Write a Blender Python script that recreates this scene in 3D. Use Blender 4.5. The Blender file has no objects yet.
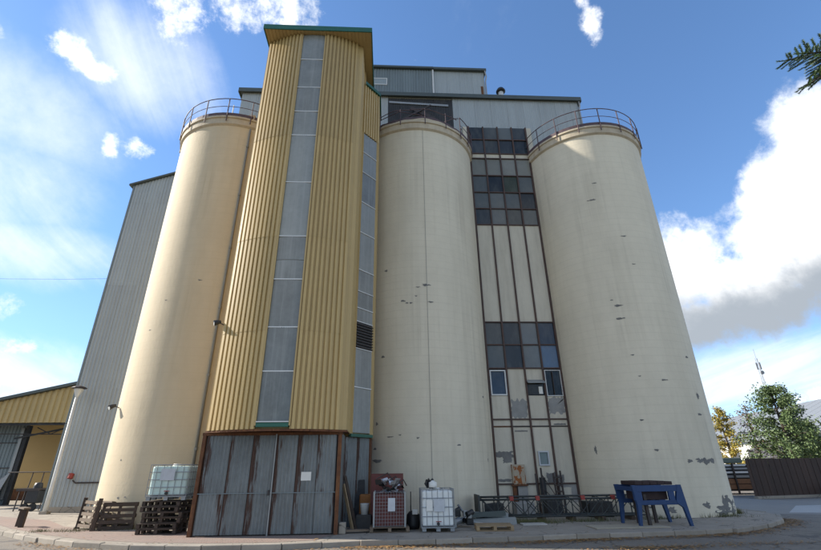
import bpy, math, random
from mathutils import Matrix, Vector
R_ = math.radians
random.seed(7)
sc = bpy.context.scene
C = sc.collection

# ---------------------------------------------------------------- camera
cd = bpy.data.cameras.new('camera'); cam = bpy.data.objects.new('camera', cd); C.objects.link(cam)
cd.sensor_width = 36.0; cd.lens = 443/821*36; cd.clip_end = 6000; cd.clip_start = 0.1
def cam_matrix():
    f = 443.0
    zc = Vector(((398-410.5)/f, (275+732)/f, 1.0)).normalized()      # world up in camera axes (right, up, forward)
    fw = Vector((0, 0, 1)); yw = (fw - fw.dot(zc)*zc).normalized()
    xw = yw.cross(zc)
    if xw.x < 0: xw = -xw
    p = R_(3.0)
    def world(i):                                                    # camera axis i in world coordinates
        X, Y, Z = xw[i], yw[i], zc[i]
        return Vector((X*math.cos(p)+Y*math.sin(p), -X*math.sin(p)+Y*math.cos(p), Z))
    r, u, fwd = world(0), world(1), world(2)
    return Matrix(((r.x, u.x, -fwd.x, 0), (r.y, u.y, -fwd.y, 0), (r.z, u.z, -fwd.z, 1.7), (0, 0, 0, 1)))
cam.matrix_world = cam_matrix()
sc.camera = cam

# ---------------------------------------------------------------- light
SUN_AZ = -78.0      # degrees from +Y towards +X
SUN_EL = 30.0
SKY = 0.15
sd = bpy.data.lights.new('sun', 'SUN'); sun = bpy.data.objects.new('sun', sd); C.objects.link(sun)
sd.energy = 5.0; sd.angle = R_(0.53); sd.color = (1.0, 0.93, 0.82)
tos = Vector((math.sin(R_(SUN_AZ))*math.cos(R_(SUN_EL)), math.cos(R_(SUN_AZ))*math.cos(R_(SUN_EL)), math.sin(R_(SUN_EL))))
sun.rotation_euler = tos.to_track_quat('Z', 'Y').to_euler()
sun.location = tos*60
vs = sc.view_settings
vs.view_transform = 'Standard'; vs.look = 'None'; vs.gamma = 1.0; vs.use_curve_mapping = False
vs.exposure = 0.88

# ---------------------------------------------------------------- node helper
class V:
    def __init__(s, t, k): s.t, s.k = t, k
    def _o(s, op, b=None, c=None, clamp=False):
        n = s.t.nodes.new('ShaderNodeMath'); n.operation = op; n.use_clamp = clamp
        s.t.links.new(s.k, n.inputs[0])
        for i, q in ((1, b), (2, c)):
            if q is None: continue
            if isinstance(q, V): s.t.links.new(q.k, n.inputs[i])
            else: n.inputs[i].default_value = q
        return V(s.t, n.outputs[0])
    def __add__(s, b): return s._o('ADD', b)
    def __sub__(s, b): return s._o('SUBTRACT', b)
    def __mul__(s, b): return s._o('MULTIPLY', b)
    def __truediv__(s, b): return s._o('DIVIDE', b)
    def mx(s, b): return s._o('MAXIMUM', b)
    def mn(s, b): return s._o('MINIMUM', b)
    def gt(s, b): return s._o('GREATER_THAN', b)
    def cl(s): return s._o('ADD', 0.0, clamp=True)
    def step(s, a, b):
        n = s.t.nodes.new('ShaderNodeMapRange'); n.interpolation_type = 'SMOOTHSTEP'
        s.t.links.new(s.k, n.inputs[0]); n.inputs[1].default_value = a; n.inputs[2].default_value = b
        return V(s.t, n.outputs[0])
def noise(t, vec, scale, detail=4, rough=0.55, dist=0.0):
    n = t.nodes.new('ShaderNodeTexNoise'); n.inputs['Scale'].default_value = scale
    n.inputs['Detail'].default_value = detail; n.inputs['Roughness'].default_value = rough
    n.inputs['Distortion'].default_value = dist
    if vec is not None: t.links.new(vec, n.inputs['Vector'])
    return V(t, n.outputs['Fac'])
def mixc(t, fac, a, b, mode='MIX'):
    n = t.nodes.new('ShaderNodeMix'); n.data_type = 'RGBA'; n.blend_type = mode
    for i, q in ((0, fac), (6, a), (7, b)):
        if isinstance(q, V): t.links.new(q.k, n.inputs[i])
        elif hasattr(q, 'is_linked') or isinstance(q, bpy.types.NodeSocket): t.links.new(q, n.inputs[i])
        elif i == 0: n.inputs[0].default_value = q
        else: n.inputs[i].default_value = (*q[:3], 1)
    return n.outputs[2]
def vscale(t, vec, s):
    n = t.nodes.new('ShaderNodeVectorMath'); n.operation = 'MULTIPLY'; t.links.new(vec, n.inputs[0]); n.inputs[1].default_value = s
    return n.outputs[0]
def vadd(t, a, b):
    n = t.nodes.new('ShaderNodeVectorMath'); n.operation = 'ADD'; t.links.new(a, n.inputs[0])
    if isinstance(b, bpy.types.NodeSocket): t.links.new(b, n.inputs[1])
    else: n.inputs[1].default_value = b
    return n.outputs[0]

# ---------------------------------------------------------------- sky
def make_world():
    w = bpy.data.worlds.new('World'); sc.world = w; w.use_nodes = True
    t = w.node_tree; t.nodes.clear()
    out = t.nodes.new('ShaderNodeOutputWorld'); bg = t.nodes.new('ShaderNodeBackground')
    bg.inputs['Strength'].default_value = SKY
    t.links.new(bg.outputs[0], out.inputs[0])
    sky = t.nodes.new('ShaderNodeTexSky'); sky.sky_type = 'NISHITA'; sky.sun_disc = False
    sky.sun_elevation = R_(SUN_EL); sky.sun_rotation = R_(SUN_AZ)
    sky.air_density = 1.0; sky.dust_density = 0.15; sky.ozone_density = 1.6; sky.altitude = 100
    tc = t.nodes.new('ShaderNodeTexCoord'); d = tc.outputs['Generated']
    sx = t.nodes.new('ShaderNodeSeparateXYZ'); t.links.new(d, sx.inputs[0])
    x, y, z = (V(t, sx.outputs[i]) for i in range(3))
    az = x._o('ARCTAN2', y)*57.29578
    el = z._o('ARCSINE')*57.29578
    ae = t.nodes.new('ShaderNodeCombineXYZ'); t.links.new(az.k, ae.inputs[0]); t.links.new(el.k, ae.inputs[1])
    def blobs(lst):
        r = None
        for a, e, sa, se in lst:
            n = t.nodes.new('ShaderNodeVectorMath'); n.operation = 'MULTIPLY_ADD'; t.links.new(ae.outputs[0], n.inputs[0])
            n.inputs[1].default_value = (1/sa, 1/se, 0); n.inputs[2].default_value = (-a/sa, -e/se, 0)
            q = t.nodes.new('ShaderNodeVectorMath'); q.operation = 'DOT_PRODUCT'; t.links.new(n.outputs[0], q.inputs[0]); t.links.new(n.outputs[0], q.inputs[1])
            k = V(t, q.outputs['Value'])
            r = k if r is None else r.mn(k)
        return (r*-1.0+1.0).mx(-1.6)
    big = [(42, 16.5, 8.0, 5.2), (36.5, 20, 6, 6.2), (32, 18, 6, 6), (48, 19.5, 8, 7.5), (48.5, 25, 5.2, 5.2), (54, 27, 7.5, 7), (57, 19, 11, 9), (39, 14.6, 9, 3.4)]
    small = [(45.8, 5.2, 3.0, 1.4), (50, 7, 4, 2),
           (-44.6, 40.4, 1.7, 1.2), (-43.0, 39.7, 1.4, 1.1), (-40.8, 39.6, 2.2, 1.0), (-34.6, 33.7, 1.7, 1.0), (-37.4, 33.2, 1.0, 1.2),
           (-34.5, 48.5, 3.4, 3.0), (-27, 51, 4.0, 2.2), (-19, 52.8, 5.5, 2.4), (34, 50, 1.5, 2.6), (-51.0, 38, 1.4, 1.0),
           (-43, 14.5, 3.0, 2.0), (-39.3, 11.5, 1.8, .8), (-41.5, 8.4, 2.8, 1.4), (-38.5, 5.8, 4.0, 1.2)]
    fb = noise(t, d, 9.0, 7, 0.6, 0.2)
    fb2 = noise(t, vadd(t, d, (3.1, 1.7, 0.4)), 30.0, 7, 0.66)
    far = noise(t, vadd(t, d, (1.3, 5.2, 2.4)), 2.3, 3, 0.5)
    rest = (far-0.465)*9.0 - (az._o('ABSOLUTE').step(54, 70)*-1.0+1.0)*8.0 - (el-38.0).step(-20, 25)*1.5  # clouds added outside the view, cover raised for neutral fill light
    n2 = (fb2-0.5)*2.6
    d_big = blobs(big) + (fb-0.5)*2.5 + n2*.40
    d_small = blobs(small)*0.95 + (fb-0.5)*3.0 + n2*2.0 - 0.15
    d_rest = rest + (fb-0.5)*3.0 + n2*.6
    m_c = d_big.step(-0.18, 0.70).mx(d_small.step(-0.55, 1.75)*0.97).mx(d_rest.step(-0.3, 1.0))
    grey = (blobs([(40, 13.4, 11, 4.2), (50, 14.2, 10, 4.6), (58, 15.5, 9, 6.4), (33, 14, 7, 3.6)]).mx((d_rest-1.1)*.9) + (fb-0.5)*1.5 + n2*.12).step(-0.55, 0.85)
    lit = (noise(t, vadd(t, d, (0.02, -0.006, -0.02)), 9.0, 5, 0.6, 0.2) - fb + 0.5 + n2*.05).step(0.36, 0.62)
    # high streaked cloud on a flat layer
    pl = t.nodes.new('ShaderNodeCombineXYZ')
    zz = z.mx(0.0)+0.18
    u = x/zz; v = y/zz
    ca, sa = math.cos(R_(101)), math.sin(R_(101))
    t.links.new(((u*ca+v*sa)*0.55).k, pl.inputs[0]); t.links.new(((v*ca-u*sa)*1.9).k, pl.inputs[1])
    cir = noise(t, pl.outputs[0], 1.15, 7, 0.6, 0.7)
    veil = blobs([(-45, 26, 9, 5.5), (-40, 21, 8, 3.5), (-44, 8, 14, 4), (-50, 33, 14, 6), (-36, 42, 10, 6), (40, 8.0, 22, 3.5), (-95, 25, 28, 12), (120, 25, 40, 14), (-155, 25, 30, 14)])
    m_s = ((cir-0.5)*2.1 + veil.mx(-1.0)*0.56 + .06 + n2*.14).step(-0.28, 1.1)*0.88
    hue = t.nodes.new('ShaderNodeHueSaturation'); hue.inputs['Saturation'].default_value = 1.10; t.links.new(sky.outputs[0], hue.inputs['Color'])
    lift = mixc(t, 1.0, hue.outputs[0], (0.97, 0.99, 1.02), 'MULTIPLY')
    sat = t.nodes.new('ShaderNodeVectorMath'); sat.operation = 'MULTIPLY_ADD'; t.links.new(lift, sat.inputs[0]); sat.inputs[1].default_value = (.20, .105, .045); sat.inputs[2].default_value = (1, 1, 1)
    dv = t.nodes.new('ShaderNodeVectorMath'); dv.operation = 'DIVIDE'; t.links.new(lift, dv.inputs[0]); t.links.new(sat.outputs[0], dv.inputs[1])
    sk = mixc(t, 1.0, dv.outputs[0], (0.95, 1.0, 1.04), 'MULTIPLY')
    c1 = mixc(t, m_s, sk, (4.3, 4.6, 4.9))
    shade = mixc(t, grey, mixc(t, lit, (4.1, 4.3, 4.55), (5.9, 5.9, 5.85)), (1.7, 1.9, 2.15))
    c2 = mixc(t, m_c, c1, shade)
    t.links.new(c2, bg.inputs['Color'])
    w.cycles.sampling_method = 'MANUAL'; w.cycles.sample_map_resolution = 512
make_world()

# ---------------------------------------------------------------- materials
_m = {}
def mat(name, col, rough=0.7, var=0.25, scale=1.5, bump=0.15, bscale=30.0, metal=0.0, streak=None, chips=None, usecolor=False, spec=0.5, island=None, coat=0, lines=None, rnd=0.12, uvrust=None, streak2=None, cracks=None):
    if name in _m: return _m[name]
    m = bpy.data.materials.new(name); m.use_nodes = True; t = m.node_tree
    b = t.nodes['Principled BSDF']; b.inputs['Roughness'].default_value = rough; b.inputs['Metallic'].default_value = metal
    b.inputs['Specular IOR Level'].default_value = spec
    tc = t.nodes.new('ShaderNodeTexCoord'); oi = t.nodes.new('ShaderNodeObjectInfo')
    rv = t.nodes.new('ShaderNodeCombineXYZ'); r = V(t, oi.outputs['Random'])
    for i, k in enumerate((37.0, 91.0, 13.0)): t.links.new((r*k).k, rv.inputs[i])
    co = vadd(t, tc.outputs['Object'], rv.outputs[0])
    n1 = noise(t, co, scale, 5, 0.6); n2 = noise(t, co, scale*7, 4, 0.6)
    f = (n1-0.5)*(var*2.2)+(n2-0.5)*var + (r-0.5)*rnd + 1.0
    if island:
        g = t.nodes.new('ShaderNodeNewGeometry'); ir = V(t, g.outputs['Random Per Island'])
        cr = t.nodes.new('ShaderNodeValToRGB'); e = cr.color_ramp.elements
        cols = [col]+list(island)
        while len(e) < len(cols): e.new(0.5)
        for i, q in enumerate(cols): e[i].position = i/(len(cols)-1); e[i].color = (*q, 1)
        t.links.new(ir.k, cr.inputs[0]); base = cr.outputs[0]
    elif usecolor: base = mixc(t, 1.0, oi.outputs['Color'], col, 'MULTIPLY')
    else:
        rg = t.nodes.new('ShaderNodeRGB'); rg.outputs[0].default_value = (*col, 1); base = rg.outputs[0]
    gc = t.nodes.new('ShaderNodeCombineColor')
    for i in range(3): t.links.new(f.k, gc.inputs[i])
    c = mixc(t, 1.0, base, gc.outputs[0], 'MULTIPLY')
    rough_s = None
    if streak:
        sc_, amt, (sx_, sz_) = streak[0], streak[1], streak[2]
        s = noise(t, vscale(t, co, (sx_, sx_, sz_)), 1.0, 6, 0.65)
        c = mixc(t, ((s-0.5)*3.0+0.1).cl()*amt, c, sc_)
    if streak2:
        s = noise(t, vscale(t, co, (streak2[2], streak2[2], .05)), 1.0, 4, 0.6); s3 = noise(t, vadd(t, co, (9, 3, 5)), .28, 3, .6)
        c = mixc(t, ((s-0.52)*5.0).cl()*((s3-0.42)*4.0).cl()*streak2[1], c, streak2[0])
    if lines:       # faint horizontal shutter-board courses of a cast wall
        lc, amt, pitch = lines
        sp = t.nodes.new('ShaderNodeSeparateXYZ'); t.links.new(tc.outputs['Object'], sp.inputs[0])
        zz = V(t, sp.outputs[2])*(1/pitch) + (n2-0.5)*0.12
        fr = zz._o('FRACT'); k = fr.step(0.0, 0.10)*(fr*-1.0+1.0).step(0.0, 0.10)
        c = mixc(t, (k*-1.0+1.0)*amt*(n1*1.6), c, lc)
    if cracks:
        vo = t.nodes.new('ShaderNodeTexVoronoi'); vo.feature = 'DISTANCE_TO_EDGE'; vo.inputs['Scale'].default_value = cracks
        wv = noise(t, co, 2.0, 4, .6); cw = t.nodes.new('ShaderNodeCombineXYZ')
        for i in range(3): t.links.new((wv*.5).k, cw.inputs[i])
        t.links.new(vadd(t, co, cw.outputs[0]), vo.inputs['Vector'])
        k = (V(t, vo.outputs['Distance']).step(0.006, 0.02)*-1.0+1.0)*(n1-0.38).step(0.0, .15)
        c = mixc(t, k*.75, c, (0.05, 0.045, 0.035))
    chm = None
    if chips:
        cc, th, cs = chips
        q = noise(t, vscale(t, co, cs), 1.0, 7, 0.62)
        chm = q.step(th, th+0.02)
        c = mixc(t, chm, c, cc)
    if uvrust:
        uvn = t.nodes.new('ShaderNodeUVMap'); sp = t.nodes.new('ShaderNodeSeparateXYZ'); t.links.new(uvn.outputs[0], sp.inputs[0])
        uu = V(t, sp.outputs[0]); rn = noise(t, vscale(t, co, (11, 11, 1.0)), 1.0, 7, 0.7); rl = noise(t, vscale(t, co, (2, 2, .5)), 1.0, 3, 0.6)
        edge = (uu._o('ABSOLUTE')*-1.0+1.0)      # 1 at the rusty edge
        k = (edge*1.05 - 0.70 + (rn-0.5)*1.15 + (rl-0.5)*0.7).step(0.0, 0.14)
        rc = mixc(t, noise(t, co, 14, 5, .7), (0.030, 0.017, 0.012), (0.085, 0.042, 0.028))
        c = mixc(t, k, c, rc)
        rr = k*0.35+rough*0.9
        t.links.new(rr.k, b.inputs['Roughness'])
        if metal: t.links.new(((k*-1.0+1.0)*metal).k, b.inputs['Metallic'])
    t.links.new(c, b.inputs['Base Color'])
    if bump:
        bn = t.nodes.new('ShaderNodeBump'); bn.inputs['Strength'].default_value = bump; bn.inputs['Distance'].default_value = 0.02
        h = noise(t, co, bscale, 5, 0.65) + n2*0.6
        if chm is not None: h = h - chm*0.8
        t.links.new(h.k, bn.inputs['Height']); t.links.new(bn.outputs[0], b.inputs['Normal'])
    if coat: b.inputs['Coat Weight'].default_value = coat
    _m[name] = m; return m

def brick_mat(name, c1, c2, mortar, bw, bh, ms=0.012, rough=0.85):
    m = bpy.data.materials.new(name); m.use_nodes = True; t = m.node_tree; b = t.nodes['Principled BSDF']; b.inputs['Roughness'].default_value = rough
    tc = t.nodes.new('ShaderNodeTexCoord'); co = tc.outputs['Object']
    br = t.nodes.new('ShaderNodeTexBrick'); t.links.new(co, br.inputs['Vector'])
    br.inputs['Color1'].default_value = (*c1, 1); br.inputs['Color2'].default_value = (*c2, 1); br.inputs['Mortar'].default_value = (*mortar, 1)
    br.inputs['Scale'].default_value = 1.0; br.inputs['Brick Width'].default_value = bw; br.inputs['Row Height'].default_value = bh; br.inputs['Mortar Size'].default_value = ms
    n1 = noise(t, co, 0.6, 6, 0.65); n2 = noise(t, co, 9, 5, .6)
    c = mixc(t, (n1-0.35)*1.3, br.outputs[0], (0.23, 0.205, 0.17))
    gc = t.nodes.new('ShaderNodeCombineColor'); f = (n2-0.5)*0.6+1.0
    for i in range(3): t.links.new(f.k, gc.inputs[i])
    c = mixc(t, 1.0, c, gc.outputs[0], 'MULTIPLY')
    t.links.new(c, b.inputs['Base Color'])
    bn = t.nodes.new('ShaderNodeBump'); bn.inputs['Strength'].default_value = .4; bn.inputs['Distance'].default_value = .01
    t.links.new((n2+V(t, br.outputs['Fac'])*-0.6).k, bn.inputs['Height']); t.links.new(bn.outputs[0], b.inputs['Normal'])
    return m

CREAM = mat('cream_paint', (0.62, 0.56, 0.435), .82, streak2=((0.33, 0.285, 0.21), .55, 3.2), var=.13, scale=.35, bump=.35, bscale=9, streak=((0.45, 0.395, 0.29), .40, (1.3, .10)), chips=((0.30, 0.27, 0.22), .765, (1.1, 1.1, 4.5)), lines=((0.42, .37, .27), .18, .33))
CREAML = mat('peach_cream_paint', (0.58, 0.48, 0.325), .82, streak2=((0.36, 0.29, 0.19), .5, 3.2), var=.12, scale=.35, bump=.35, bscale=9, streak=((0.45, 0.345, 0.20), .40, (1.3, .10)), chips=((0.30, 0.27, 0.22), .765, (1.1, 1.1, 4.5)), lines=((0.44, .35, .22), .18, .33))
CREAM2 = mat('cream_panel', (0.53, 0.485, 0.39), .8, .10, .9, .2, 14, streak=((0.25, 0.215, 0.16), .42, (3.5, .35)), chips=((0.24, 0.23, 0.21), .72, (2, 2, 3.5)))
RIM = mat('rim_concrete', (0.46, 0.395, 0.29), .85, .18, 1.2, .3, 20, streak=((0.25, 0.17, 0.12), .5, (3, .8)))
BARE = mat('bare_plaster', (0.17, 0.165, 0.155), .95, .35, 4, .6, 30)
GREYBARE = mat('grey_render', (0.27, 0.265, 0.25), .95, .25, 3, .4, 30)
YEL = mat('yellow_cladding', (0.45, 0.318, 0.128), .5, .12, .5, .05, 20, streak=((0.30, 0.20, 0.08), .5, (5, .15)), rnd=.16)
YELPALE = mat('yellow_wall', (0.38, 0.27, 0.11), .7, .08, .5, .1, 20)
GREEN = mat('green_trim', (0.012, 0.10, 0.065), .45, .2, 2, .05)
STRIP = mat('translucent_strip', (0.19, 0.198, 0.185), .26, .35, .9, .06, 6, streak=((0.34, 0.345, 0.325), .6, (7, .25)), rnd=.8, spec=.5)  # pale streaks in the colour imitate light reflected off the panes
ALU = mat('white_metal', (0.62, 0.62, 0.60), .45, .1, 3, .05)
GALV = mat('galvanised', (0.160, 0.175, 0.175), .55, .35, 1.2, .15, 30, metal=.25, streak=((0.075, 0.07, 0.062), .7, (9, .8)), uvrust=True, rnd=.25)
GALVP = mat('galvanised_plain', (0.28, 0.285, 0.28), .45, .15, 1.5, .1, 30, metal=.4)
GREYC = mat('grey_cladding', (0.33, 0.358, 0.36), .5, .08, .6, .06, 20, streak=((0.18, 0.18, 0.175), .35, (4, .12)), rnd=.10)
GREYD = mat('dark_grey_cladding', (0.17, 0.205, 0.215), .55, .12, .8, .08, 20, streak=((0.09, 0.10, 0.10), .4, (4, .2)), rnd=.12)
BLACKC = mat('dark_sheet', (0.022, 0.023, 0.025), .7, .5, 1.5, .2, 8, streak=((0.10, 0.09, 0.075), .5, (1.2, 1.6)))
COPING = mat('coping', (0.06, 0.075, 0.07), .5, .2, 2, .08)
RUST = mat('rust', (0.11, 0.045, 0.02), .9, .5, 4, .5, 30, streak=((0.28, 0.12, 0.04), .7, (5, 2)))
RUSTP = mat('rusty_paint', (0.36, 0.30, 0.22), .8, .25, 3, .3, 25, chips=((0.26, 0.085, 0.02), .52, (4, 4, 3)))
MULL = mat('mullion_paint', (0.060, 0.034, 0.026), .65, .4, 4, .2, 30, streak=((0.13, 0.055, 0.03), .5, (8, 2)))
DARKSTEEL = mat('dark_steel', (0.035, 0.027, 0.024), .6, .4, 4, .2, 30, streak=((0.10, 0.045, 0.03), .4, (8, 2)))
RAILM = mat('rail_paint', (0.075, 0.045, 0.05), .6, .4, 4, .2, 30)
GREENSTEEL = mat('truss_paint', (0.028, 0.036, 0.036), .55, .4, 3, .2, 30, streak=((0.09, 0.05, 0.03), .4, (6, 6)))
BLUE = mat('blue_paint', (0.012, 0.042, 0.125), .6, .25, 3, .15, 30, chips=((0.10, 0.06, 0.045), .70, (7, 7, 7)))
MAROON = mat('maroon_load', (0.035, 0.020, 0.019), .8, .4, 5, .4, 20)
RED = mat('red_paint', (0.27, 0.04, 0.03), .6, .3, 4, .1)
WOOD = mat('weathered_wood', (0.155, 0.115, 0.08), .85, .35, 5, .4, 40, streak=((0.07, 0.05, 0.035), .6, (30, 30)), rnd=.5)
WOODD = mat('dark_wood', (0.062, 0.042, 0.03), .88, .4, 5, .4, 40, streak=((0.02, 0.015, 0.012), .6, (20, 20)), rnd=.6)
WOODL = mat('pale_wood', (0.27, 0.19, 0.105), .8, .25, 5, .3, 40, rnd=.3)
FENCE = mat('brown_fence', (0.040, 0.020, 0.013), .75, .3, 3, .25, 40, streak=((0.02, .01, .008), .5, (14, .6)), rnd=.45)
PANE = mat('window_pane', (1, 1, 1), .12, .22, .9, .035, 3, usecolor=True, streak=((0.20, 0.20, 0.175), .30, (2.4, .9)), rnd=.5, spec=.3)
PLASTIC = mat('tank_plastic', (0.66, 0.68, 0.66), .42, .10, 2.5, .04, 10, streak=((0.42, 0.43, 0.40), .35, (5, 1.5)))
PLASTICG = mat('tank_plastic_green', (0.50, 0.62, 0.57), .4, .12, 2.5, .04, 10, streak=((0.30, 0.40, 0.36), .35, (5, 1.5)))
CAGE = mat('cage_steel', (0.26, 0.27, 0.28), .5, .2, 5, .05, 30, metal=.5)
LABELM = mat('paper_label', (0.46, 0.48, 0.50), .7, .15, 8, .02)
LABELW = mat('white_label', (0.66, 0.65, 0.60), .7, .1, 8, .02)
SILVER = mat('scrap_sheet', (0.45, 0.45, 0.46), .28, .35, 4, .2, 8, metal=.7)
BLACKP = mat('black_plastic', (0.016, 0.016, 0.017), .5, .3, 4, .1)
CONC = mat('concrete', (0.28, 0.245, 0.198), .9, cracks=1.1, chips=((0.16, 0.138, 0.11), .62, (1.1, 1.1, 1.1)), var=.25, scale=.8, bump=.35, bscale=30, streak=((0.17, 0.155, 0.13), .35, (1.2, 1.2)))
KERB = mat('kerb_concrete', (0.29, 0.255, 0.208), .9, .2, 2, .35, 40, rnd=.3, streak=((0.16, 0.14, 0.11), .4, (5, 5)))
ASPH = mat('asphalt', (0.195, 0.168, 0.135), .9, cracks=.6, chips=((0.11, 0.098, 0.085), .60, (.55, .9, .5)), var=.2, scale=.5, bump=.5, bscale=70, streak=((0.11, 0.105, 0.10), .4, (.7, .7)))
SIDE = mat('side_road', (0.235, 0.215, 0.185), .9, .18, .4, .4, 60)
DIRT = mat('ground_soil', (0.12, 0.115, 0.07), .95, .3, .2, .4, 20)
PALECONC = mat('pale_concrete', (0.38, 0.365, 0.335), .9, .15, .5, .3, 40)  # pale concrete of the loose slab, also colours the painted sunlit ground patch
PAVER = brick_mat('red_pavers', (0.30, 0.19, 0.15), (0.25, 0.175, 0.145), (0.15, 0.125, 0.10), .21, .105)
BARK = mat('bark', (0.07, 0.055, 0.04), .9, .4, 8, .6, 25)
LEAFG = mat('leaf_green', (0.050, 0.080, 0.024), .6, .2, 2, 0, island=[(0.080, 0.125, 0.038), (0.115, 0.165, 0.055), (0.085, 0.12, 0.045)])
LEAFY = mat('leaf_yellow', (0.34, 0.25, 0.03), .6, .2, 2, 0, island=[(0.20, 0.19, 0.03), (0.42, 0.28, 0.035), (0.14, 0.15, 0.03)])
LEAFR = mat('leaf_rust', (0.14, 0.06, 0.03), .6, .2, 2, 0, island=[(0.16, 0.10, 0.035), (0.10, 0.055, 0.03), (0.12, .12, .04)])
LITTER = mat('fallen_leaf', (0.20, 0.10, 0.035), .8, .2, 2, 0, island=[(0.32, 0.17, 0.05), (0.13, 0.075, 0.035), (0.38, 0.24, 0.08)])
NEEDLE = mat('fir_needle', (0.020, 0.050, 0.016), .55, .2, 2, 0, island=[(0.035, 0.075, 0.022), (0.06, 0.10, 0.03)])
GRASS = mat('weed_blade', (0.05, 0.075, 0.02), .7, .2, 2, 0, island=[(0.09, 0.10, 0.03), (0.16, 0.13, 0.06)])
ROOFG = mat('hall_roof', (0.19, 0.205, 0.22), .65, .08, .2, .05, 10)
HALLW = mat('hall_wall', (0.62, 0.61, 0.57), .7, .1, .3, .1)
HALLD = mat('hall_dark', (0.06, 0.06, 0.065), .6, .2, .5, .1)
TYRE = mat('tyre_rubber', (0.016, 0.016, 0.017), .8, .2, 4, .2)
LAMPG = mat('lamp_glass', (0.55, 0.57, 0.56), .2, .1, 3, 0)
POSTW = mat('post_paint', (0.56, 0.56, 0.53), .6, .15, 2, .1, streak=((0.3, .27, .22), .4, (9, 1)))

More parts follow.
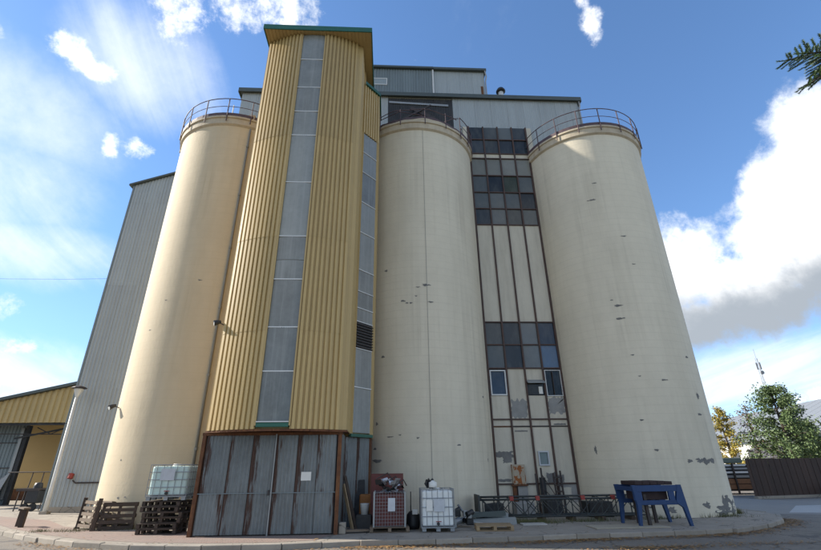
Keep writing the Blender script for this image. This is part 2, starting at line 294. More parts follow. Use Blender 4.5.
# ---------------------------------------------------------------- mesh helper
class MB:
    def __init__(s): s.v, s.f, s.uv = [], [], {}
    def quad(s, a, b, c, d):
        n = len(s.v); s.v += [tuple(a), tuple(b), tuple(c), tuple(d)]; s.f.append((n, n+1, n+2, n+3)); return s
    def box(s, x0, x1, y0, y1, z0, z1):
        n = len(s.v)
        s.v += [(x0, y0, z0), (x1, y0, z0), (x1, y1, z0), (x0, y1, z0), (x0, y0, z1), (x1, y0, z1), (x1, y1, z1), (x0, y1, z1)]
        s.f += [tuple(n+i for i in q) for q in ((0, 3, 2, 1), (4, 5, 6, 7), (0, 1, 5, 4), (1, 2, 6, 5), (2, 3, 7, 6), (3, 0, 4, 7))]; return s
    def bar(s, p, q, w, h, up=(0, 0, 1)):
        p, q = Vector(p), Vector(q); d = (q-p).normalized(); u = Vector(up)
        if abs(d.dot(u)) > .98: u = Vector((0, 1, 0))
        a = d.cross(u).normalized()*(w/2); b = a.cross(d).normalized()*(h/2)
        n = len(s.v)
        for e in (p, q): s.v += [tuple(e-a-b), tuple(e+a-b), tuple(e+a+b), tuple(e-a+b)]
        s.f += [tuple(n+i for i in k) for k in ((0, 1, 2, 3), (7, 6, 5, 4), (0, 4, 5, 1), (1, 5, 6, 2), (2, 6, 7, 3), (3, 7, 4, 0))]; return s
    def tube(s, pts, r, n=8, closed=False, cap=True):
        pts = [Vector(p) for p in pts]; N = len(pts); base = len(s.v)
        rs = r if isinstance(r, (list, tuple)) else [r]*N
        ref = None
        for i, p in enumerate(pts):
            if closed: d = pts[(i+1) % N]-pts[i-1]
            else: d = pts[min(i+1, N-1)]-pts[max(i-1, 0)]
            d.normalize()
            if ref is None: ref = Vector((0, 0, 1)) if abs(d.z) < .9 else Vector((1, 0, 0))
            a = d.cross(ref)
            if a.length < 1e-4: a = d.cross(Vector((0, 1, 0)))
            a.normalize(); b = a.cross(d).normalized()
            ref = b if False else ref
            for k in range(n):
                an = 2*math.pi*k/n; s.v.append(tuple(p+(a*math.cos(an)+b*math.sin(an))*rs[i]))
        for i in range(N if closed else N-1):
            j = (i+1) % N
            for k in range(n):
                l = (k+1) % n; s.f.append((base+i*n+k, base+i*n+l, base+j*n+l, base+j*n+k))
        if cap and not closed:
            s.f.append(tuple(base+k for k in range(n))[::-1]); s.f.append(tuple(base+(N-1)*n+k for k in range(n)))
        return s
    def lathe(s, c, prof, n=48, a0=0, a1=360):
        base = len(s.v); full = abs(a1-a0) >= 359.9; m = n if full else n+1
        for r, z in prof:
            for k in range(m):
                an = R_(a0+(a1-a0)*k/n); s.v.append((c[0]+r*math.sin(an), c[1]-r*math.cos(an), c[2]+z))
        for i in range(len(prof)-1):
            for k in range(n):
                l = (k+1) % m; s.f.append((base+i*m+k, base+i*m+l, base+(i+1)*m+l, base+(i+1)*m+k))
        return s
    def prism(s, poly, z0, z1):
        n = len(poly); b = len(s.v)
        s.v += [(x, y, z0) for x, y in poly]+[(x, y, z1) for x, y in poly]
        s.f.append(tuple(b+i for i in range(n))[::-1]); s.f.append(tuple(b+n+i for i in range(n)))
        for i in range(n): j = (i+1) % n; s.f.append((b+i, b+j, b+n+j, b+n+i))
        return s
    def solid(s, poly, off):                         # extrude a 3D polygon by a vector
        n = len(poly); b = len(s.v); off = Vector(off)
        s.v += [tuple(p) for p in poly]+[tuple(Vector(p)+off) for p in poly]
        s.f.append(tuple(b+i for i in range(n))); s.f.append(tuple(b+n+i for i in range(n))[::-1])
        for i in range(n): j = (i+1) % n; s.f.append((b+j, b+i, b+n+i, b+n+j))
        return s
    def sheet(s, P, u0, u1, z0, z1, pitch, depth, kind='trap', ruv=(0, 1), ztop=None, rows=1):
        # ribbed sheet: P(u) -> (x, y, nx, ny); ztop(u) may slope the top; uv.x runs ruv[0]..ruv[1]
        prof = {'trap': ((0, 0), (.36, 0), (.46, 1), (.90, 1)), 'groove': ((0, 0), (.26, 0), (.36, 1), (.90, 1)),
                'sine': tuple((i/8, .5-.5*math.cos(2*math.pi*i/8)) for i in range(8))}[kind]
        us = []; n = max(1, round((u1-u0)/pitch)); pw = (u1-u0)/n
        for i in range(n):
            for a, h in prof: us.append((u0+(i+a)*pw, h*depth))
        us.append((u1, prof[0][1]*depth))
        b = len(s.v)
        for u, h in us:
            x, y, nx, ny = P(u); f = (u-u0)/(u1-u0); zt = ztop(u) if ztop else z1
            for r in range(rows+1):
                s.uv[len(s.v)] = (ruv[0]+(ruv[1]-ruv[0])*f, r/rows)
                s.v.append((x+nx*h, y+ny*h, z0+(zt-z0)*r/rows))
        k = rows+1
        for i in range(len(us)-1):
            for r in range(rows): a = b+i*k+r; s.f.append((a, a+k, a+k+1, a+1))
        return s
    def mesh(s, name, off=Vector((0, 0, 0)), smooth=False):
        me = bpy.data.meshes.new(name)
        me.from_pydata([(a-off.x, b_-off.y, c-off.z) for a, b_, c in s.v], [], s.f)
        if s.uv:
            ul = me.uv_layers.new(name='UVMap'); vi = [0]*len(me.loops); me.loops.foreach_get('vertex_index', vi)
            flat = []
            for i in vi: flat += s.uv.get(i, (0, 0))
            ul.data.foreach_set('uv', flat)
        if smooth: me.polygons.foreach_set('use_smooth', [True]*len(me.polygons))
        me.update(); return me
    def build(s, name, m, parent=None, smooth=False, bevel=0, origin=None):
        if parent is not None: o0 = wloc(parent); off = o0
        else:
            off = Vector(origin) if origin is not None else base_of(s.v)
        o = bpy.data.objects.new(name, s.mesh(name, off, smooth)); C.objects.link(o)
        o.data.materials.append(m)
        if parent is not None: o.parent = parent
        else: o.location = off
        if bevel:
            md = o.modifiers.new('bevel', 'BEVEL'); md.width = bevel; md.segments = 2; md.limit_method = 'ANGLE'
        return o
def base_of(v):
    xs = [p[0] for p in v]; ys = [p[1] for p in v]
    return Vector(((min(xs)+max(xs))/2, (min(ys)+max(ys))/2, min(p[2] for p in v)))
def wloc(o):
    l = Vector((0, 0, 0))
    while o is not None: l += o.location; o = o.parent
    return l
def tag(o, label, cat, group=None):
    o['label'] = label; o['category'] = cat
    if group: o['group'] = group
    return o
def thing(name, loc, label, cat, group=None):
    o = bpy.data.objects.new(name, None); C.objects.link(o); o.location = loc; o.empty_display_size = .2
    return tag(o, label, cat, group)
def struct(o): o['kind'] = 'structure'; return o
def stuff(o, label=None, cat=None):
    o['kind'] = 'stuff'
    if label: o['label'] = label; o['category'] = cat
    return o
def copy_tree(o, parent=None):
    c = o.copy(); C.objects.link(c); c.parent = parent
    for ch in list(o.children): copy_tree(ch, c)
    return c
def place(o, loc, rot=(0, 0, 0)):
    o.location = loc; o.rotation_euler = rot; return o

# ---------------------------------------------------------------- ground
RZ = -0.12
g = MB().quad((-3000, -3000, RZ-.012), (3000, -3000, RZ-.012), (3000, 3000, RZ-.012), (-3000, 3000, RZ-.012)); struct(g.build('ground', DIRT, origin=(0, 0, RZ)))
g = MB().quad((-70, -12, RZ-.004), (80, -12, RZ-.004), (80, 58, RZ-.004), (-70, 58, RZ-.004)); struct(g.build('road', ASPH, origin=(0, 0, RZ)))
kerb_line = [(-34, 37), (-24, 27.8), (-18, 22.3), (-13.05, 17.8), (-10.5, 15.75), (-8.5, 14.45), (-6.65, 13.7), (-4.7, 13.3), (-2.9, 13.25), (-1.2, 13.55), (.35, 13.62), (2.24, 13.72), (6.04, 14.15), (9.1, 14.42), (10.6, 14.75), (12.1, 15.6), (13.5, 16.7), (14.6, 18.1), (15.1, 19.8), (15.1, 24), (14.6, 30), (14.6, 56)]
poly = kerb_line+[(-34, 56)]
g = MB().prism(poly, RZ-.006, 0.0); struct(g.build('pavement', CONC, origin=(0, 0, 0)))
pv = [(-33.5, 37.2), (-24, 28.3), (-18, 22.8), (-13.0, 18.2), (-10.4, 16.1), (-8.4, 14.8), (-6.6, 14.05), (-4.7, 13.65), (-2.9, 13.6), (-1.9, 13.85), (-1.6, 14.9), (-5.8, 15.0), (-6.2, 16.4), (-9.5, 17.0), (-11.5, 18.6), (-13.6, 21.0), (-20, 25), (-30, 36.5)]
g = MB(); n = len(pv); g.v = [(x, y, .004) for x, y in pv]; g.f = [tuple(range(n))]; struct(g.build('paving', PAVER, origin=(0, 0, 0)))
g = MB(); g.v = [(x, y, RZ) for x, y in [(15.3, 20), (17.5, 19.2), (30, 22), (40, 26), (40, 28.6), (22, 27.9), (20, 40), (15.2, 40)]]; g.f = [tuple(range(8))]
struct(g.build('side_road', SIDE, origin=(0, 0, RZ)))
g = MB(); g.v = [(x, y, RZ+.004) for x, y in [(16.8, 20.2), (19.5, 19.5), (29, 21.8), (28, 24.2), (20, 23.5)]]; g.f = [tuple(range(5))]
struct(g.build('painted_sun_patch', PALECONC, origin=(0, 0, RZ)))  # paler ground colour painted in for sunlit patches
# kerb stones, one metre each, along the edge of the pavement
kp = struct(bpy.data.objects.new('kerb', None)); C.objects.link(kp)
rk = random.Random(5)
def along(pl, step):
    out = []; d = 0; acc = 0
    for a, b in zip(pl, pl[1:]):
        a, b = Vector(a), Vector(b); L = (b-a).length; t_ = -acc
        while t_+step <= L+1e-6:
            t_ += step; out.append((a+(b-a)*(t_/L), math.atan2(b.y-a.y, b.x-a.x)))
        acc = L-t_ if L-t_ >= 0 else 0
        acc = L-t_
    return out
kme = MB().box(-.495, .495, -.075, .075, -.16, .012).mesh('kerb_stone'); kme.materials.append(KERB)
for p, a in along(kerb_line[1:-2], 1.0):
    o = bpy.data.objects.new('kerb_stone', kme); C.objects.link(o); o.parent = kp
    o.location = (p.x, p.y, rk.uniform(-.012, .006)); o.rotation_euler = (rk.uniform(-.02, .02), rk.uniform(-.008, .008), a+rk.uniform(-.012, .012))
    md = o.modifiers.new('bevel', 'BEVEL'); md.width = .02; md.segments = 2

# ---------------------------------------------------------------- silos
SR = 3.17
def patch(c, R, th, z, w, h, rng, n=18):
    mb = MB(); m0 = rng.random()*9
    pts = [(0, 0)]
    for k in range(n):
        a = 2*math.pi*k/n; r = .72+.28*math.sin(3*a+m0)*.5+.3*math.sin(7*a+m0*2)*.5+rng.uniform(-.16, .16)
        pts.append((math.cos(a)*r*w, math.sin(a)*r*h))
    for u, v in pts:
        an = R_(th)+u/R; mb.v.append((c[0]+R*math.sin(an), c[1]-R*math.cos(an), z+v))
    for k in range(n): mb.f.append((0, 1+k, 1+(k+1) % n))
    return mb
def silo(c, label, arc, chips, seed, cm=None):
    rng = random.Random(seed)
    t = thing('grain_silo', (c[0], c[1], 0), label, 'silo', 'cream concrete grain silos')
    MB().lathe((c[0], c[1], 0), [(SR, -.05), (SR, 4), (SR, 9), (SR, 13.5), (SR, 17.62)], 128).build('shell', cm or CREAM, t, smooth=True)
    prof = [(SR+.002, 17.58), (SR+.10, 17.66), (SR+.10, 17.98), (SR+.16, 18.0), (SR+.16, 18.10), (0.0, 18.12)]
    rim = MB().lathe((c[0], c[1], 0), prof, 96).build('rim', RIM, t)
    RR = SR+.10
    for a0, a1, posts in arc: railing(t, c, a0, a1, posts, RR, rng)
    for th, z, w, h in chips: patch(c, SR+.005, th, z, w*1.25, h*1.35, rng).build('bare_patch', BARE, t)
    return t
def railing(t, c, a0, a1, posts, RR, rng):
    def ring(z, r): return [(c[0]+r*math.sin(R_(a)), c[1]-r*math.cos(R_(a)), z) for a in [a0+(a1-a0)*i/40 for i in range(41)]]
    MB().tube(ring(19.2, RR+.06), .023, 6).build('top_rail', RAILM, t, smooth=True)
    MB().tube(ring(18.68, RR+.06), .016, 6).build('mid_rail', RAILM, t, smooth=True)
    tb = MB()
    rg = ring(18.13, RR+.04); n = len(rg)
    for i in range(n-1):
        p, q = rg[i], rg[i+1]; tb.quad(p, q, (q[0], q[1], 18.30), (p[0], p[1], 18.30))
    tbo = tb.build('toe_board', RAILM, t); md = tbo.modifiers.new('s', 'SOLIDIFY'); md.thickness = .012
    for i in range(posts):
        a = a0+(a1-a0)*i/(posts-1)
        x, y = c[0]+(RR+.075)*math.sin(R_(a)), c[1]-(RR+.075)*math.cos(R_(a))
        MB().tube([(x, y, 17.75), (x+rng.uniform(-.015, .015), y, 19.2)], .026, 6).build('post', RAILM, t)
L_C, M_C, R_C = (-8.28, 20.86), (1.42, 20.86), (11.12, 20.85)
chM = [(-15.0, 8.32, 0.107, 0.047), (-11.9, 8.22, 0.064, 0.03), (-8.8, 8.21, 0.064, 0.03), (-4.8, 8.52, 0.064, 0.024), (-3.2, 8.93, 0.108, 0.024), (3.2, 9.03, 0.195, 0.06), (6.7, 8.25, 0.128, 0.035), (-29.6, 9.86, 0.09, 0.049), (-31.3, 5.98, 0.10, 0.05), (-35.7, 3.36, 0.059, 0.065), (-37.0, 2.45, 0.077, 0.042), (-35.1, 2.02, 0.227, 0.063), (-5.2, 2.8, 0.056, 0.031), (24.1, 2.55, 0.095, 0.031), (54.8, 2.03, 0.03, 0.066), (54.3, 4.48, 0.063, 0.046), (-17.6, 2.92, 0.057, 0.021), (-25.0, 2.86, 0.153, 0.021), (-35.7, 1.5, 0.075, 0.041)]
chR = [(-4.0, 11.57, 0.14, 0.031), (-1.1, 10.13, 0.091, 0.025), (-20.1, 8.19, 0.176, 0.048), (-20.2, 7.6, 0.195, 0.048), (-17.2, 5.99, 0.084, 0.023), (29.3, 5.96, 0.106, 0.047), (-15.5, 5.11, 0.061, 0.022), (1.7, 4.93, 0.162, 0.033), (30.4, 4.35, 0.11, 0.12), (26.4, 3.61, 0.141, 0.044), (5.9, 1.89, 0.114, 0.063), (14.5, 1.90, .2, .08), (20.6, 1.88, 0.30, 0.106), (26.5, 1.9, .2, .09), (-56.0, 2.36, 0.061, 0.135), (10.7, 0.4, 0.184, 0.101), (29.3, 0.36, 0.225, 0.289), (33, .55, .3, .12), (25, .2, .5, .16), (40, .3, .6, .25), (-31.6, 0.31, 0.335, 0.123), (-13.7, 0.25, 0.182, 0.1), (-23.8, 8.48, 0.066, 0.024), (-20.4, 3.4, 0.079, 0.033), (-14.9, 2.29, 0.096, 0.042), (-23.4, 13.7, 0.22, 0.04), (-18.1, 14.63, 0.124, 0.027)]
chL = [(-22.3, 0.91, 0.053, 0.039), (-16.8, 0.94, 0.053, 0.019), (-29.0, 7.09, 0.07, 0.02), (-19.4, 8.33, 0.06, 0.02), (-27.6, 2.15, 0.037, 0.03), (29.1, 3.17, 0.09, 0.04), (4.6, 9.18, 0.09, 0.03)]
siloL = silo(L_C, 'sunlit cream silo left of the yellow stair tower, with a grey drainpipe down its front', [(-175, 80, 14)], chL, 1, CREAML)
siloM = silo(M_C, 'cream silo in the middle, between the yellow stair tower and the glazed strip', [(-82, -50, 3), (44, 84, 4)], chM, 2)
siloR = silo(R_C, 'rightmost cream silo standing behind the blue steel frame', [(-80, 170, 14)], chR, 3)
# sagging lip on the middle silo, lightning cable, drainpipe, deck clutter
MB().tube([(M_C[0]+(SR+.02)*math.sin(R_(3.8)), M_C[1]-(SR+.02)*math.cos(R_(3.8)), z) for z in (.4, 6, 12, 17.6)], 0.007, 6).build('lightning_cable', GREYBARE, siloM)
lip = MB()
for i in range(30):
    a, b = -62+124*i/30, -62+124*(i+1)/30
    f = lambda q: 18.12+.13*math.exp(-((q-8)/16)**2)+.025*math.sin(q*.35)
    for aa, bb in ((a, b),):
        pa = [(M_C[0]+r*math.sin(R_(aa)), M_C[1]-r*math.cos(R_(aa)), zz) for r, zz in ((SR+.155, 18.09), (SR+.155, f(aa)), (SR-.2, f(aa)))]
        pb = [(M_C[0]+r*math.sin(R_(bb)), M_C[1]-r*math.cos(R_(bb)), zz) for r, zz in ((SR+.155, 18.09), (SR+.155, f(bb)), (SR-.2, f(bb)))]
        lip.quad(pa[0], pb[0], pb[1], pa[1]); lip.quad(pa[1], pb[1], pb[2], pa[2])
lip.build('roof_lip', RIM, siloM)
tb = MB()
for i in range(24):
    a, b = -50+94*i/24, -50+94*(i+1)/24
    P = lambda q, z: (M_C[0]+(SR+.10)*math.sin(R_(q)), M_C[1]-(SR+.10)*math.cos(R_(q)), z)
    f = lambda q: 18.17+.13*math.exp(-((q-8)/16)**2)
    tb.quad(P(a, f(a)), P(b, f(b)), P(b, f(b)+.13+.03*math.sin(b*.5)), P(a, f(a)+.13+.03*math.sin(a*.5)))
MB().tube([(M_C[0]+3.3*math.sin(R_(q)), M_C[1]-3.3*math.cos(R_(q)), 18.86+.05*math.sin(q*.21)) for q in range(-50, 46, 6)], .02, 6).build('mid_rail', RAILM, siloM, smooth=True)
for q in (-36, -16, 6, 26): MB().tube([(M_C[0]+3.33*math.sin(R_(q)), M_C[1]-3.33*math.cos(R_(q)), z) for z in (17.9, 18.9)], .022, 6).build('post', RAILM, siloM)
o = tb.build('buckled_toe_board', RAILM, siloM); md = o.modifiers.new('s', 'SOLIDIFY'); md.thickness = .015
MB().tube([(M_C[0]+3.2*math.sin(R_(q)), M_C[1]-3.2*math.cos(R_(q)), z) for q, z in ((-50, 19.2), (-38, 18.75), (-18, 18.9), (4, 18.55))], .022, 6).build('bent_rail', RAILM, siloM, smooth=True)
MB().tube([(M_C[0]+3.25*math.sin(R_(q)), M_C[1]-3.25*math.cos(R_(q)), z) for q, z in ((44, 19.2), (36, 18.9), (26, 18.4))], .022, 6).build('bent_rail', RAILM, siloM, smooth=True)
an = R_(22.3); px, py = L_C[0]+(SR+.10)*math.sin(an), L_C[1]-(SR+.10)*math.cos(an)
dp = MB().tube([(px, py, .9), (px, py, 9), (px, py, 17.5)], .045, 10).build('drain_pipe', mat('grey_pipe', (.20, .19, .165), .6, .2, 2, .1), siloL, smooth=True)
for z in (2.5, 5.2, 8.0, 10.8, 13.6, 16.4): MB().lathe((px, py, z), [(.046, -.05), (.062, -.05), (.062, .05), (.046, .05)], 12).build('pipe_collar', mat('grey_pipe', (0, 0, 0)), dp)
for z in (3.8, 9.5, 15): MB().bar((px, py, z), (L_C[0]+(SR-.02)*math.sin(an), L_C[1]-(SR-.02)*math.cos(an), z), .03, .03).build('bracket', DARKSTEEL, dp)
MB().box(px-.22, px+.1, py-.02, py+.35, 18.1, 18.42).build('rain_hopper', RIM, siloL)
MB().box(-7.9, -7.45, 18.6, 19.0, 18.12, 18.62).build('hatch', ALU, siloL)
MB().tube([(-8.35, 18.4, 18.1), (-8.35, 18.4, 19.6)], .03, 6).build('vent_pipe', ALU, siloL)
MB().box(-10.4, -9.9, 19.0, 19.5, 18.12, 18.5).build('hatch', ALU, siloL)
# small floodlights
def floodlight(base, out, label):
    t = thing('floodlight', base, label, 'floodlight')
    b, o = Vector(base), Vector(out)
    MB().bar(b, b+o, .03, .03).build('arm', DARKSTEEL, t)
    e = b+o; d = o.normalized()
    MB().tube([e-d*.02+Vector((0, 0, .06)), e+d*.10-Vector((0, 0, .02)), e+d*.2-Vector((0, 0, .10))], [.05, .085, .10], 10).build('lamp_head', BLACKP, t)
    MB().tube([e+d*.2-Vector((0, 0, .10)), e+d*.21-Vector((0, 0, .105))], [.085, .085], 10).build('lens', LAMPG, t)
    return t
an = R_(-50); sx, sy = L_C[0]+SR*math.sin(an), L_C[1]-SR*math.cos(an)
floodlight((sx, sy, 4.1), (-.10, -.12, .03), 'small black floodlight sticking out of the left silo')

# ---------------------------------------------------------------- yellow stair tower
tw = thing('stair_tower', (-3.5, 16, 0), 'tall yellow ribbed stair tower with a bowed glazed front over a rusty shed', 'tower')
XM, HW, YB, SAG = -3.48, 2.17, 14.93, .62
def bow(u):
    q = (u-XM)/HW; y = YB-SAG*(1-q*q); dy = 2*SAG*q/HW
    l = math.hypot(dy, 1); return (u, y, dy/l, -1/l)
ZB, ZT = 2.88, 20.0
XL, XR = XM-HW, XM+HW
core = [(XL+.03, 19.0), (XL+.03, YB+.10)]+[(bow(u)[0], bow(u)[1]+.09) for u in [XL+.1+(2*HW-.2)*i/16 for i in range(17)]]+[(XR-.03, YB+.10), (XR-.03, 17.3), (-1.6, 17.3), (-1.6, 19.0)]
MB().prism(core, ZB+.02, ZT-.02).build('core_wall', YELPALE, tw)
for (u0, u1) in ((XL, -4.03), (-2.99, XR-.25)):
    zc = [ZB, 6.02, 9.55, 14.2, ZT-.01]
    for i in range(4): MB().sheet(lambda u, i=i: (bow(u)[0]+bow(u)[2]*.007*i, bow(u)[1]+bow(u)[3]*.007*i, bow(u)[2], bow(u)[3]), u0, u1, zc[i]-(.05 if i else 0), zc[i+1], .155, .062, 'groove').build('cladding_sheet', YEL, tw)
MB().sheet(bow, XR-.25, XR, ZB, ZT-.01, .25, .012, 'trap').build('corner_trim', YEL, tw)
for x in (-4.03, -2.99):
    b = bow(x); MB().box(x-.025, x+.025, b[1]-.05, b[1]+.09, ZB+.1, ZT-.02).build('strip_frame', YEL, tw)
pz = [3.08, 4.63, 6.09, 7.82, 8.56, 9.52, 11.88, 14.17, 15.43, 16.77, 18.43, 19.98]
for i in range(len(pz)-1):
    m = MB(); us = [-4.0+(.98)*k/26 for k in range(27)]
    tl = random.uniform(-.008, .008)
    for k in range(27):
        b = bow(us[k]); w = .006*(k % 2)
        m.v += [(b[0], b[1]+.015+w, pz[i]+.012), (b[0], b[1]+.015+w+tl, pz[i+1]-.006)]
    for k in range(26): m.f.append((2*k, 2*k+2, 2*k+3, 2*k+1))
    m.build('pane', STRIP, tw, smooth=True)
    if i and i not in (4,):
        b = bow(-3.5); c0, c1 = bow(-4.0), bow(-3.02)
        MB().bar((c0[0], c0[1]-.005, pz[i]), (c1[0], c1[1]-.005, pz[i]), .03, .035).build('transom', ALU, tw)
c0, c1 = bow(-4.0), bow(-3.02)
MB().bar((c0[0], c0[1], 3.0), (c1[0], c1[1], 3.0), .09, .12).build('sill', GREEN, tw)
MB().bar((c0[0], c0[1]-.05, 3.09), (c1[0], c1[1]-.05, 3.09), .04, .03).build('sill_cap', ALU, tw)
# side walls
MB().sheet(lambda u: (XL, u, -1, 0), YB, 19.0, ZB, ZT-.01, .155, .062, 'groove').build('cladding_sheet', YEL, tw)
MB().sheet(lambda u: (XR, u, 1, 0), YB, 16.25, ZB, ZT-.01, .3, .012, 'trap').build('cladding_sheet', YEL, tw)
MB().sheet(lambda u: (XR, u, 1, 0), 16.25, 17.3, 18.9, ZT-.01, .155, .062, 'groove').build('cladding_sheet', YEL, tw)
# roof with green fascia and soffit
rf = MB().box(-5.72, -.92, 14.12, 17.6, 20.02, 20.20).build('roof', YELPALE, tw)
MB().box(-5.76, -.88, 14.075, 14.117, 19.985, 20.26).build('fascia', GREEN, rf)
MB().box(-.917, -.88, 14.12, 17.6, 19.985, 20.26).build('fascia', GREEN, rf)
MB().box(-5.76, -5.723, 14.12, 17.6, 19.985, 20.26).build('fascia', GREEN, rf)
for i in range(30):
    x = -5.70+i*.163; MB().box(x, x+.10, 14.125, 14.95, 20.003, 20.018).build('soffit_rib', YELPALE, rf)
# flange at the foot of the cladding
for k in range(8):
    a, b = bow(XL+2*HW*k/8), bow(XL+2*HW*(k+1)/8)
    MB().bar((a[0], a[1]+.03, ZB-.03), (b[0], b[1]+.03, ZB-.03), .16, .06).build('flange', RUST, tw)
sof = MB(); pts = [(bow(XL+2*HW*k/16)[0], bow(XL+2*HW*k/16)[1]+.05) for k in range(17)]+[(XR-.02, 16.2), (XL+.02, 16.2)]
sof.prism(pts, ZB-.012, ZB+.012); sof.build('underside', RUST, tw)
# set-back link between tower and middle silo, chamfered front
A, B = Vector((XR-.01, 16.25)), Vector((-.60, 17.05))
dl = (B-A).length; dn = (B-A)/dl; nn = Vector((dn.y, -dn.x))
def link(u): p = A+dn*u; return (p.x, p.y, nn.x, nn.y)
MB().prism([(A.x-.2, A.y+.25), (A.x+.04, A.y+.10), (B.x-.05, B.y+.06), (B.x-.05, 18.9), (A.x-.2, 18.9)], 2.80, 19.0).build('link_core', YELPALE, tw)
MB().sheet(link, 0, dl, 16.1, 19.05, .155, .062, 'groove').build('cladding_sheet', YEL, tw)
MB().sheet(lambda u: (B.x, u, 1, 0), B.y, 18.55, 2.8, 19.05, .155, .03, 'groove').build('cladding_sheet', YEL, tw)
lr = MB(); lr.prism([(A.x+.02+nn.x*.12, A.y+nn.y*.12), (B.x+.10, B.y-.10), (B.x+.10, 18.7), (A.x+.02, 18.7)], 19.06, 19.22); lr.build('link_roof', GREEN, tw)
lz = [2.9, 4.47, 5.9, 6.95, 7.5, 8.2, 9.13, 10.85, 12.34, 13.9, 15.0, 16.1]
for i in range(len(lz)-1):
    m = MB(); lou = i == 2
    n = 18
    for k in range(n+1):
        p = link(.10+(dl-.2)*k/n); w = .006*(k % 2)
        m.v += [(p[0]+p[2]*(.02-w), p[1]+p[3]*(.02-w), lz[i]+.012), (p[0]+p[2]*(.02-w), p[1]+p[3]*(.02-w), lz[i+1]-.012)]
    for k in range(n): m.f.append((2*k, 2*k+2, 2*k+3, 2*k+1))
    if not lou: m.build('pane', STRIP, tw, smooth=True)
    else:
        m.build('vent_backing', BLACKP, tw)
        for z in [lz[i]+.06+j*.11 for j in range(9)]:
            a, b = link(.1), link(dl-.1); MB().bar((a[0]+a[2]*.05, a[1]+a[3]*.05, z), (b[0]+b[2]*.05, b[1]+b[3]*.05, z+.0), .06, .03).build('louvre', DARKSTEEL, tw)
    a, b = link(.1), link(dl-.1)
    if i: MB().bar((a[0]+a[2]*.03, a[1]+a[3]*.03, lz[i]), (b[0]+b[2]*.03, b[1]+b[3]*.03, lz[i]), .03, .03).build('transom', ALU, tw)
for u in (.05, dl-.05):
    a = link(u); MB().bar((a[0]+a[2]*.02, a[1]+a[3]*.02, 2.85), (a[0]+a[2]*.02, a[1]+a[3]*.02, 16.1), .10, .08).build('strip_frame', YEL, tw)
a, b = link(0), link(dl); MB().bar((a[0]+a[2]*.02, a[1]+a[3]*.02, 2.82), (b[0]+b[2]*.02, b[1]+b[3]*.02, 2.82), .12, .10).build('sill', GREEN, tw)
floodlight((XL-.03, 14.98, 6.35), (-.12, -.06, .05), 'small floodlight on an arm at the left edge of the yellow tower')

# rusty corrugated shed under the tower
sh = thing('door_shed', (-3.5, 15, 0), 'rust streaked corrugated steel shed with double doors under the yellow tower', 'shed')
SX0, SX1, SY = -5.70, -1.47, 14.95
MB().box(SX0+.05, SX1-.05, SY+.08, 16.2, 0.0, 2.76).build('frame_box', DARKSTEEL, sh)
def front(u): return (u, SY, 0, -1)
cols = [-5.60, -4.86, -4.18, -3.47, -2.80, -2.18, -1.60]
top = [(.15, 1), (.2, 1.0), (.1, .93), (.1, 1.0), (.1, 1.0), (.2, .85)]
for i in range(6):
    for z0, z1, up in ((.04, 1.16, 0), (1.13, 2.74, 1)):
        rv = (top[i][0], top[i][1]) if up else ((.95, .15) if i in (0, 5) else (.1, 1.02))
        dz = .012 if up else 0
        MB().sheet(lambda u, dz=dz: (u, SY-dz, 0, -1), cols[i]+.006, cols[i+1]-.006, z0, z1, .105, .030, 'sine', ruv=rv).build('sheet', GALV, sh, smooth=True)
for x, m_, w in ((SX0+.02, RUST, .10), (-3.47, GALVP, .035), (SX1-.03, RUST, .11)):
    MB().box(x-w/2, x+w/2, SY-.065, SY+.05, 0.0, 2.78).build('door_post', m_, sh)
MB().box(SX0-.05, SX1+.05, SY-.06, SY+.02, 2.745, 2.83).build('lintel', RUST, sh)
MB().box(SX0+.07, SX1-.1, SY-.050, SY-.043, 1.105, 1.125).build('lap_strip', GREYD, sh)
MB().box(-2.62, -2.32, SY-.054, SY-.044, 1.44, 1.68).build('notice', LABELW, sh)
MB().box(-3.56, -3.52, SY-.09, SY-.055, 1.05, 1.2).build('handle', DARKSTEEL, sh)
MB().sheet(lambda u: (SX1, u, 1, 0), SY+.03, 16.2, .03, 2.78, .105, .030, 'sine', ruv=(.9, .1)).build('sheet', GALV, sh, smooth=True)
A2, B2 = Vector((SX1-.02, 16.2)), Vector((-.66, 17.1)); d2 = (B2-A2).normalized(); L2 = (B2-A2).length
for k in range(2):
    MB().sheet(lambda u: (A2.x+d2.x*u, A2.y+d2.y*u, d2.y, -d2.x), L2*k/2+.004, L2*(k+1)/2-.004, .03, 2.76, .105, .030, 'sine', ruv=(.1, .98)).build('sheet', GALV, sh, smooth=True)
MB().box(B2.x-.02, B2.x+.05, B2.y-.03, 18.6, 0, 2.78).build('door_post', RUST, sh)

